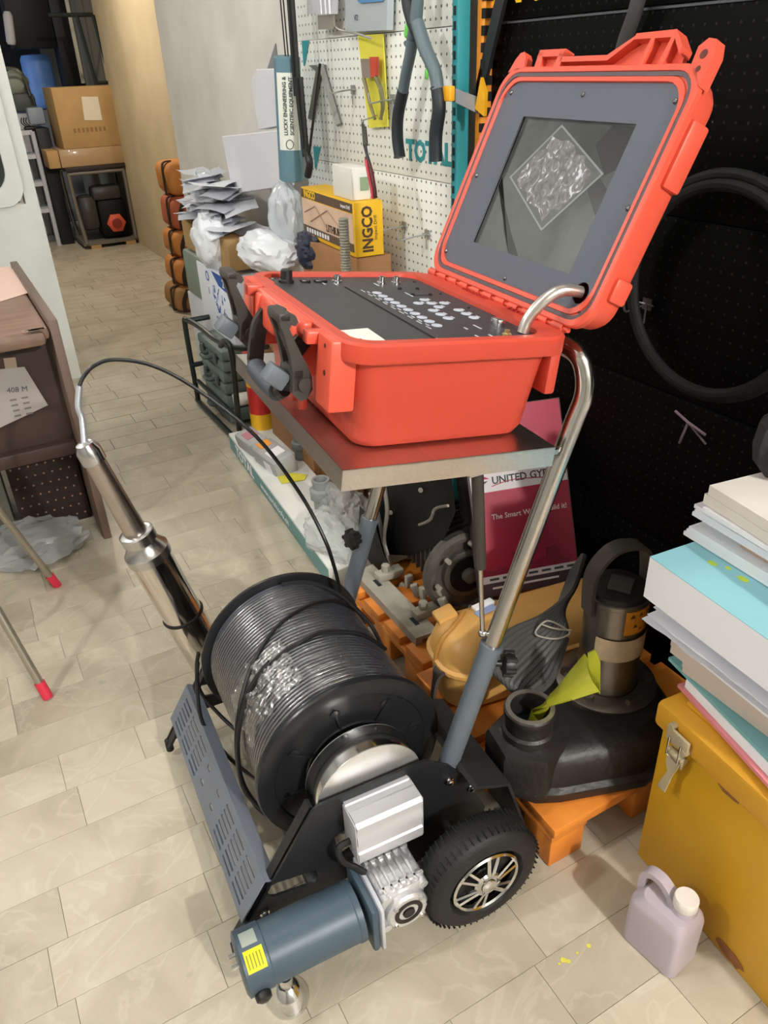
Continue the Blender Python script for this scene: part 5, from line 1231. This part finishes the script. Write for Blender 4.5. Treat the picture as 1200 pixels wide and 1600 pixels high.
# local: x along wall (away), y up, z = -> x cross y : towards -? 
F_=frame(YA,dirL,V((0,0,1))); zs=F_.to_3x3()@V((0,0,1)); zsg=1 if zs.dot(dirR)>0 else -1
cb((0,0,0),(yl,yh,zsg*ydp),yn,'carton',.002)
cb((.012,yh*.80,-zsg*.0012),(yl,yh*.97,0),mat('band_brown','5d4a3a',.6),'brown_band')
cb((.012,yh*.18,-zsg*.0010),(yl,yh*.78,0),mat('picture_pink','d9b9a0',.6,var=.12,vs=12),'picture')
cb((.012,yh*.08,-zsg*.0012),(yl,yh*.24,0),mat('band_brown','5d4a3a',.6),'brown_band')
FF=lambda u,v,dz=-.0016:F_@Matrix.Translation((u,v,zsg*dz))@(Matrix.Identity(4) if False else Matrix.Identity(4))
def front_text(s_,sz,u,v,m,**k):
    M_=frame(F_@V((u,v,-zsg*.0018)),-dirL,V((0,0,1))); return text(s_,sz,M_,m,ic,**k)
front_text('INGCO',.030,yl-.075,yh*.885,yb,bold=.001)
front_text('Impact Drill',.014,.06,yh*.885,white)
front_text('LITHIUM',.030,.16,yh*.34,mat('print_brown2','4b3526',.6),bold=.0008)
b=B(F_)
for k in range(9): b.bx((.20+.022*k,yh*.11,-zsg*.0020),(.214+.022*k,yh*.20,-zsg*.0014))
b.build('small_print',white,ic,kind='stuff')
B(F_).tube([V((.05,yh*.3,-zsg*.002)),V((.2,yh*.7,-zsg*.002)),V((.35,yh*.35,-zsg*.002))],.002,5).tube([V((.2,yh*.3,-zsg*.002)),V((.3,yh*.7,-zsg*.002)),V((.4,yh*.5,-zsg*.002))],.002,5).build('line_drawing',mat('print_tan','a58a74',.6),ic)
M_=frame(YA-dirL*.0012+dirR*(ydp*.45)+V((0,0,yh*.5)),V((0,0,1)),-dirR)
text('INGCO',.045,M_,mat('print_brown2','4b3526',.6),ic,bold=.0015,sx=.85)
M_=frame(YA-dirL*.0012+dirR*(ydp*.72)+V((0,0,yh*.52)),V((0,0,1)),-dirR)
text('Impact Drill',.014,M_,mat('print_brown2','4b3526',.6),ic)
# what it stands on: brown box
tag(B().bx((YA.x,YA.y+.0,0),(YA.x+.115,YA.y+.40,YA.z-.003),.004).build('brown_carton',cardd),'tall brown carton under the yellow tool carton','carton')
# small white carton on top
SA=F_@V((.05,yh+.002,zsg*.02)); 
swb=thing('small_carton','small white carton with a green patch on top of the yellow tool carton','carton',SA)
B(F_).bx((.03,yh+.001,zsg*.010),(.17,yh+.085,zsg*.065),.002).build('carton',mat('carton_cream','e3e3dc',.6),swb)
B(F_).bx((.0292,yh+.025,zsg*.035),(.0288,yh+.06,zsg*.062)).build('green_patch',mat('patch_green','8aa183',.6),swb)
# ribbed grey conduit standing in front of it
b=B(); p0_=at(541,420,x=.97); p1_=at(541,343,x=.97); n_=22; Lr=(p1_-p0_).length+.03
pr_=[]
for k in range(n_*2+1): pr_.append((.0145 if k%2 else .0125,Lr*k/(n_*2)))
b.lathe(pr_,p0_-V((0,0,.03)),(0,0,1),20); tag(b.build('ribbed_conduit',mat('conduit_grey','8f8b7f',.5)),'ribbed grey conduit standing in front of the yellow tool carton','conduit')
tag(B().bx((.93,2.02,0),(1.0,2.14,p0_.z-.032),.004).build('brown_carton',cardd),'narrow brown carton carrying the ribbed conduit','carton')
# ---------------------------------------------------------------- orange bags by the wall
ob=[mat('bag_orange','d28a45',.7,var=.12,vs=5,bump=.5,bs=12),mat('bag_orange_red','bf6645',.7,var=.12,vs=5,bump=.5,bs=12)]
strapm=mat('strap_brown','33241c',.7)
hs=[(.70,.20,.905,1.478,5.42,0,'top orange bag of the stack against the grey wall'),(.50,.20,.70,1.465,5.40,1,'red-orange bag, second from the top of the stack'),(.33,.17,.50,1.44,5.38,0,'orange bag in the middle of the stack, below the red-orange one'),(.16,.17,.33,1.41,5.34,0,'dull orange bag, second from the bottom of the stack'),(0,.16,.16,1.37,5.30,2,'brownish bag at the bottom of the stack')]
ob.append(mat('bag_brown','a57a48',.75,var=.15,vs=5,bump=.5,bs=12))
for z0,h_,z1,x_,y_,mi,lb in hs:
    t=thing('orange_bag',lb,'bag',(x_,y_,z0),'stacked orange bags by the wall'); hh=z1-z0
    b=B().box((x_,y_,z0+hh/2),(.27,.34,hh-.004),bev=.055,seg=4)
    for v in b.bm.verts: v.co+=V((1,1,.4))*.012*noise.noise(v.co*9)
    b.build('bag_body',ob[mi],t)
    b=B(); sweepbox(b,smooth_pts([(x_-.143,y_-.09,z0+.01),(x_-.145,y_-.09,z0+hh*.5),(x_-.135,y_-.08,z1-.01),(x_-.08,y_-.06,z1+.002)],5),.016,.003,V((0,1,0))); b.build('strap',strapm,t)
    if mi==0 and z0>.6: continue
    b=B(); sweepbox(b,smooth_pts([(x_-.09,y_-.178,z0+.01),(x_-.09,y_-.182,z0+hh*.5),(x_-.05,y_-.175,z1-.01)],5),.013,.003,V((1,0,0))); b.build('strap',strapm,t)
# ---------------------------------------------------------------- brown desk on the left
wd=mat('desk_wood','8a6f60',.45,var=.14,vs=3,stretch=(2,22,2)); wdd=mat('desk_dark','41302a',.5,var=.12,vs=4)
dk_=thing('desk','brown wood-grain desk with a worn rounded front edge','desk',(-.2,2.5,0))
B().bx((.205,2.473,0),(.232,3.46,.772),.003).build('side_panel',mat('desk_side','6d5a4f',.5),dk_)
B().bx((-.95,2.475,.715),(.203,3.44,.752),.014).build('desktop',wd,dk_)
B().bx((-.95,2.462,.700),(.19,2.52,.748),.018,).build('front_edge',mat('desk_edge','7d6657',.5,var=.2,vs=20),dk_)
B().bx((-.95,2.60,.30),(.203,2.62,.715)).build('front_panel',wdd,dk_)
B().bx((-.95,2.56,.30),(.203,2.60,.345),.003).build('lower_rail',wdd,dk_)
b=B(); random.seed(6)
for k in range(9):
    b.prism([V((random.uniform(.13,.20),2.47+.0,.75))+V((.006*math.cos(i),.012*math.sin(i)+.05*random.random()*0,.003)) for i in range(6)],(0,0,.0006))
b.build('worn_spots',mat('worn_pale','c9b7a3',.7),dk_,kind='stuff')
pp_=tag(B().prism([at(0,418,z=.753),at(14,417,z=.753),at(52,443,z=.753),at(50,456,z=.753),at(0,472,z=.753)],(0,0,.002)).build('pink_paper',mat('paper_pink','e3c3b4',.7)),'pale pink paper lying on the desk top','paper')
nt_=thing('notice','white printed notice taped to the front of the desk','paper',(.08,2.59,.5))
q4=[at(0,580,y=2.592),at(38,573,y=2.592),at(75,633,y=2.592),at(0,658,y=2.592)]
q4[0]=V((-.02,2.592,.625)); q4[3]=V((-.02,2.592,.43))
B().prism(q4,(0,-.001,0)).build('sheet',mat('notice_grey','a9a29e',.7),nt_)
nM=lambda x,z_:frame((x,2.5905,z_),(.985,0,-.10),(.1,0,.985))
text('408 M',.024,nM(.075,.545),dk,nt_)
b=B()
for k in range(4):
    for j in range(2): b.box((.055+.035*j,2.5903,.515-.018*k),(.020,.0006,.006))
b.build('small_print',mat('print_soft','77716e',.7),nt_,kind='stuff')
tag(B().prism([at(5,560,y=2.592),at(24,558,y=2.592),at(27,575,y=2.592),at(9,580,y=2.592)],(0,-.0008,0)).build('tape_piece',mat('tape_pale','a08c78',.6)),'small pale tape piece above the notice','tape')
# polka dot box under the desk
bxp=thing('spotted_box','dark brown fabric box with pale spots under the desk','box',(.09,2.75,0))
B().bx((-.03,2.66,0),(.20,2.95,.295),.006).build('box',mat('fabric_darkbrown','2a1a17',.8),bxp)
b=B()
for i in range(8):
    for j in range(7):
        x=-.015+.028*i+(.014 if j%2 else 0); z_=.03+.037*j
        if x<.19: b.prism([(x+.0038*math.cos(k),2.6592,z_+.0038*math.sin(k)) for k in range(6)],(0,-.0004,0))
b.build('dots',mat('dot_tan','8d6f5c',.7),bxp,kind='stuff')
tag(B().bx((-.30,2.66,0),(-.05,2.95,.26),.006).build('grey_bin',mat('bin_grey','5d5c52',.7)),'grey bin beside the spotted box under the desk','bin')
# clear plastic bag on the floor
c=at(70,850,z=0); b=B().ball(c+V((-.05,-.03,.035)),.16,(1.1,.85,.32),4,.3,2.0,seed=17)
for v in b.bm.verts: v.co.z=max(v.co.z,.002)
tag(b.build('plastic_bag',mat('bag_floor','b9bcbb',.15,alpha=.55,bump=1.0,bs=30),sm=22),'crumpled clear plastic bag on the floor under the desk','plastic bag')
# stool
stc=mat('stool_steel','a8a193',.35,.8); red=mat('cap_red','cf3047',.45)
SC=V((-.30,2.05,.0)); ST=thing('stool','round stool with four splayed steel legs and red feet','stool',SC)
f1=V((-.087,1.75,0)); f2=V((.017,2.27,0)); cS=V((-.295,2.09,.62))
feet=[f1,f2,V((2*cS.x-f1.x,2*cS.y-f1.y,0)),V((2*cS.x-f2.x,2*cS.y-f2.y,0))]
t1=V((0,870,0))
for k,f in enumerate(feet):
    tp=cS+(f-cS)*.48; tp.z=.62
    if k==0: tp=at(-55,690,d=1.82); tp=V((-.20,1.93,.62))
    if k==1: tp=V((-.155,2.19,.62))
    d=(tp-f).normalized()
    lg=B().tube([f+d*.02,tp],.0105,12).build('leg',stc,ST)
    B().tube([f,f+d*.050],.0135,12).build('foot_cap',red,lg)
B().tube([cS+V((.13*math.cos(2*math.pi*k/32),.13*math.sin(2*math.pi*k/32),-.30)) for k in range(32)],.007,8,closed=True).build('foot_ring',stc,ST)
B().lathe([(.14,0),(.15,.006),(.15,.028),(.14,.034)],cS,(0,0,1),40).build('seat',mat('seat_red','9c3340',.5),ST)
# ---------------------------------------------------------------- far end of the aisle
Y=7.8
gs_=thing('generator','black engine with a red starter in a steel tube frame','generator',(1.37,Y,0))
ft=mat('frame_steel','8a8580',.35,.6)
for y in (Y,Y+.45):
    B().tube(smooth_pts([(1.15,y,.05),(1.13,y,.30),(1.12,y,.62),(1.14,y,.645),(1.35,y,.645),(1.57,y,.645),(1.60,y,.62),(1.60,y,.30),(1.60,y,.05)],4),.018,10).build('frame_tube',ft,gs_)
B().bx((1.12,Y,.03),(1.62,Y+.45,.06)).build('base_plate',mat('plate_dim','6a655c',.6),gs_)
for x in (1.18,1.5): B().bx((x,Y-.01,0),(x+.09,Y+.4,.03)).build('wood_foot',card,gs_)
B().box((1.44,Y+.14,.24),(.26,.22,.34),bev=.05).build('engine_body',em_,gs_); B().box((1.24,Y+.14,.30),(.16,.2,.30),bev=.05).build('air_cleaner',mat('engine_dim','33312f',.4),gs_)
B().box((1.42,Y+.12,.46),(.26,.18,.12),bev=.03).build('fuel_tank',mat('engine_dim','33312f',.4),gs_)
B().lathe([(.085,0),(.085,.03),(.06,.045)],(1.45,Y+.03,.20),(0,-1,0),6).build('starter_cover',mat('starter_red','d4583c',.5),gs_)
B().lathe([(.045,.046),(.04,.05)],(1.45,Y+.03,.20),(0,-1,0),20).build('starter_hub',mat('starter_dark','8a3222',.5),gs_)
tag(B().bx((1.10,Y-.03,.668),(1.64,Y+.5,.70),.004).build('dark_board',mat('board_darkbrown','2e2622',.6)),'dark board laid across the generator frame','board')
wr=thing('wrapped_carton','flat cardboard carton wrapped in shiny film','carton',(1.35,Y,.70)); B().bx((1.08,Y-.02,.701),(1.63,Y+.45,.845),.006).build('carton',mat('carton_wrapped','b08f68',.35,bump=.6,bs=18,coat=.6),wr)
tag(B().bx((.98,Y+.0,.70),(1.075,Y+.3,.84),.004).build('small_carton',card),'small cardboard piece left of the wrapped carton','carton')
bc=thing('cardboard_box','tall cardboard box with a white label near the far wall','box',(1.36,Y,.846)); B().bx((1.13,Y-.02,.846),(1.63,Y+.48,1.315),.004).build('carton',card,bc)
B().prism([at(127,151,y=Y-.022),at(153,151,y=Y-.022),at(160,188,y=Y-.022),at(132,188,y=Y-.022)],(0,-.001,0)).build('white_label',mat('label_offwhite','ddd2bd',.7),bc)
b=B()
for k in range(8): b.box(V((1.25+.036*k,Y-.0205,.985)),(.020,.001,.035))
b.build('box_print',mat('print_brown_soft','8d6d42',.7),bc,kind='stuff')
rkf=thing('black_trolley','black tubular frame standing on the cardboard box','frame',(1.5,Y,1.32))
for x in (1.47,1.60):
    B().tube([(x+.05,Y+.05,1.32),(x-.0,Y+.05,1.83)],.016,8).build('post',rb,rkf)
B().tube([(1.25,Y+.05,1.83),(1.60,Y+.05,1.83)],.016,8).build('cross_bar',rb,rkf); B().tube([(1.52,Y+.05,1.335),(1.65,Y+.05,1.335)],.014,8).build('cross_bar',rb,rkf)
# tall black cabinet and things beyond
bkm=mat('cabinet_black','121317',.5)
tag(B().bx((.985,8.2,0),(1.10,8.8,1.0),.005).build('black_cabinet',bkm),'low black cabinet left of the generator','cabinet')
tag(B().bx((1.10,9.3,1.64),(1.50,9.58,2.8),.005).build('black_cabinet',bkm),'black cupboard hanging above the blue barrel at the far end','cabinet')
tag(B().bx((1.505,9.3,1.30),(1.69,9.58,2.8),.005).build('black_cabinet',bkm),'tall black cupboard right of the blue barrel, behind the cream strip','cabinet')
tag(B().prism([(1.555,8.7,1.33),(1.585,8.7,1.33),(1.585,8.7,2.3),(1.555,8.7,2.3)],(0,.03,0)).build('white_strip',mat('strip_cream','d9d2c0',.6)),'thin cream upright strip beside the black cupboard','strip')
bl_=thing('blue_barrel','blue plastic barrel at the far end','barrel',(1.33,9.6,1.10)); bmm=mat('barrel_blue','6f9be0',.45)
B().lathe([(.13,0),(.15,.03),(.15,.20),(.145,.22),(.15,.24),(.15,.44),(.13,.48),(.06,.49)],(1.33,9.75,1.11),(0,0,1),28).build('barrel',bmm,bl_)
tag(B().bx((1.12,9.6,0),(1.52,9.95,1.10),.01).build('grey_cabinet',mat('cabinet_grey','8d9095',.6)),'grey cabinet under the blue barrel','cabinet')
sh_=thing('step_rack','white steel step rack beside the low black cabinet','rack',(.85,8.2,0))
rpm=mat('rack_pale','c4c8d0',.5)
for x in (.72,.955): B().tube([(x,8.2,0),(x,8.2,.98)],.020,8).build('post',rpm,sh_)
for z_ in (.30,.53,.76,.955): B().bx((.72,8.2,z_),(.955,8.5,z_+.035)).build('shelf',rpm,sh_)
mc_=at(24,130,y=8.95)
sc_=thing('grey_machine','grey machine with a chrome bar at the far left','machine',(mc_.x,8.95,0))
B().ball(mc_+V((0,0,.0)),.12,(1,1,.9),3,.15,2).build('cover',mat('machine_grey','a3aa98',.5),sc_); B().box(mc_+V((.03,0,-.16)),(.20,.25,.16),bev=.04).build('body',mat('machine_dim','575d5a',.5),sc_)
B().bx((mc_.x-.15,8.85,0),(mc_.x+.10,9.2,mc_.z-.25),.02).build('stand',mat('machine_white','c9ccd2',.5),sc_)
B().tube(smooth_pts([at(-5,108,y=8.7),at(22,107,y=8.7),at(36,118,y=8.7),at(48,150,y=8.7)],5),.014,8).build('chrome_bar',chrome,sc_)
gb_=at(55,163,y=8.3); tag(B().box((1.03,8.32,1.095),(.14,.12,.14),bev=.02).build('grey_box',mat('box_grey','8f9aa9',.5)),'small grey box on the low black cabinet','box')
bk_=thing('black_gadget','small black wire gadget left of the grey box','gadget',at(48,190,y=8.3)); 
B().box((.955,8.3,1.0),(.10,.08,.03),bev=.01).build('body',bkm,bk_)
for k in range(3): B().tube(smooth_pts([(.93+.02*k,8.28,1.01),(.89+.02*k,8.26,1.05),(.90+.02*k,8.25,1.09)],4),.005,6).build('wire_loop',bkm,bk_)
tag(B().bx((.2,10.3,1.35),(.99,10.4,2.5)).build('panel',mat('poster_dim','6c6a70',.6)),'dim grey panel at the far left end','panel')
p_=at(12,45,y=8.6); tag(B().lathe([(.03,0),(.04,.02),(.04,.22),(.025,.25)],p_+V((0,0,-.12)),(.12,0,1),16).build('white_bottle',mat('bottle_white','c9c9cf',.5)),'pale upright container hanging at the top left edge','container')
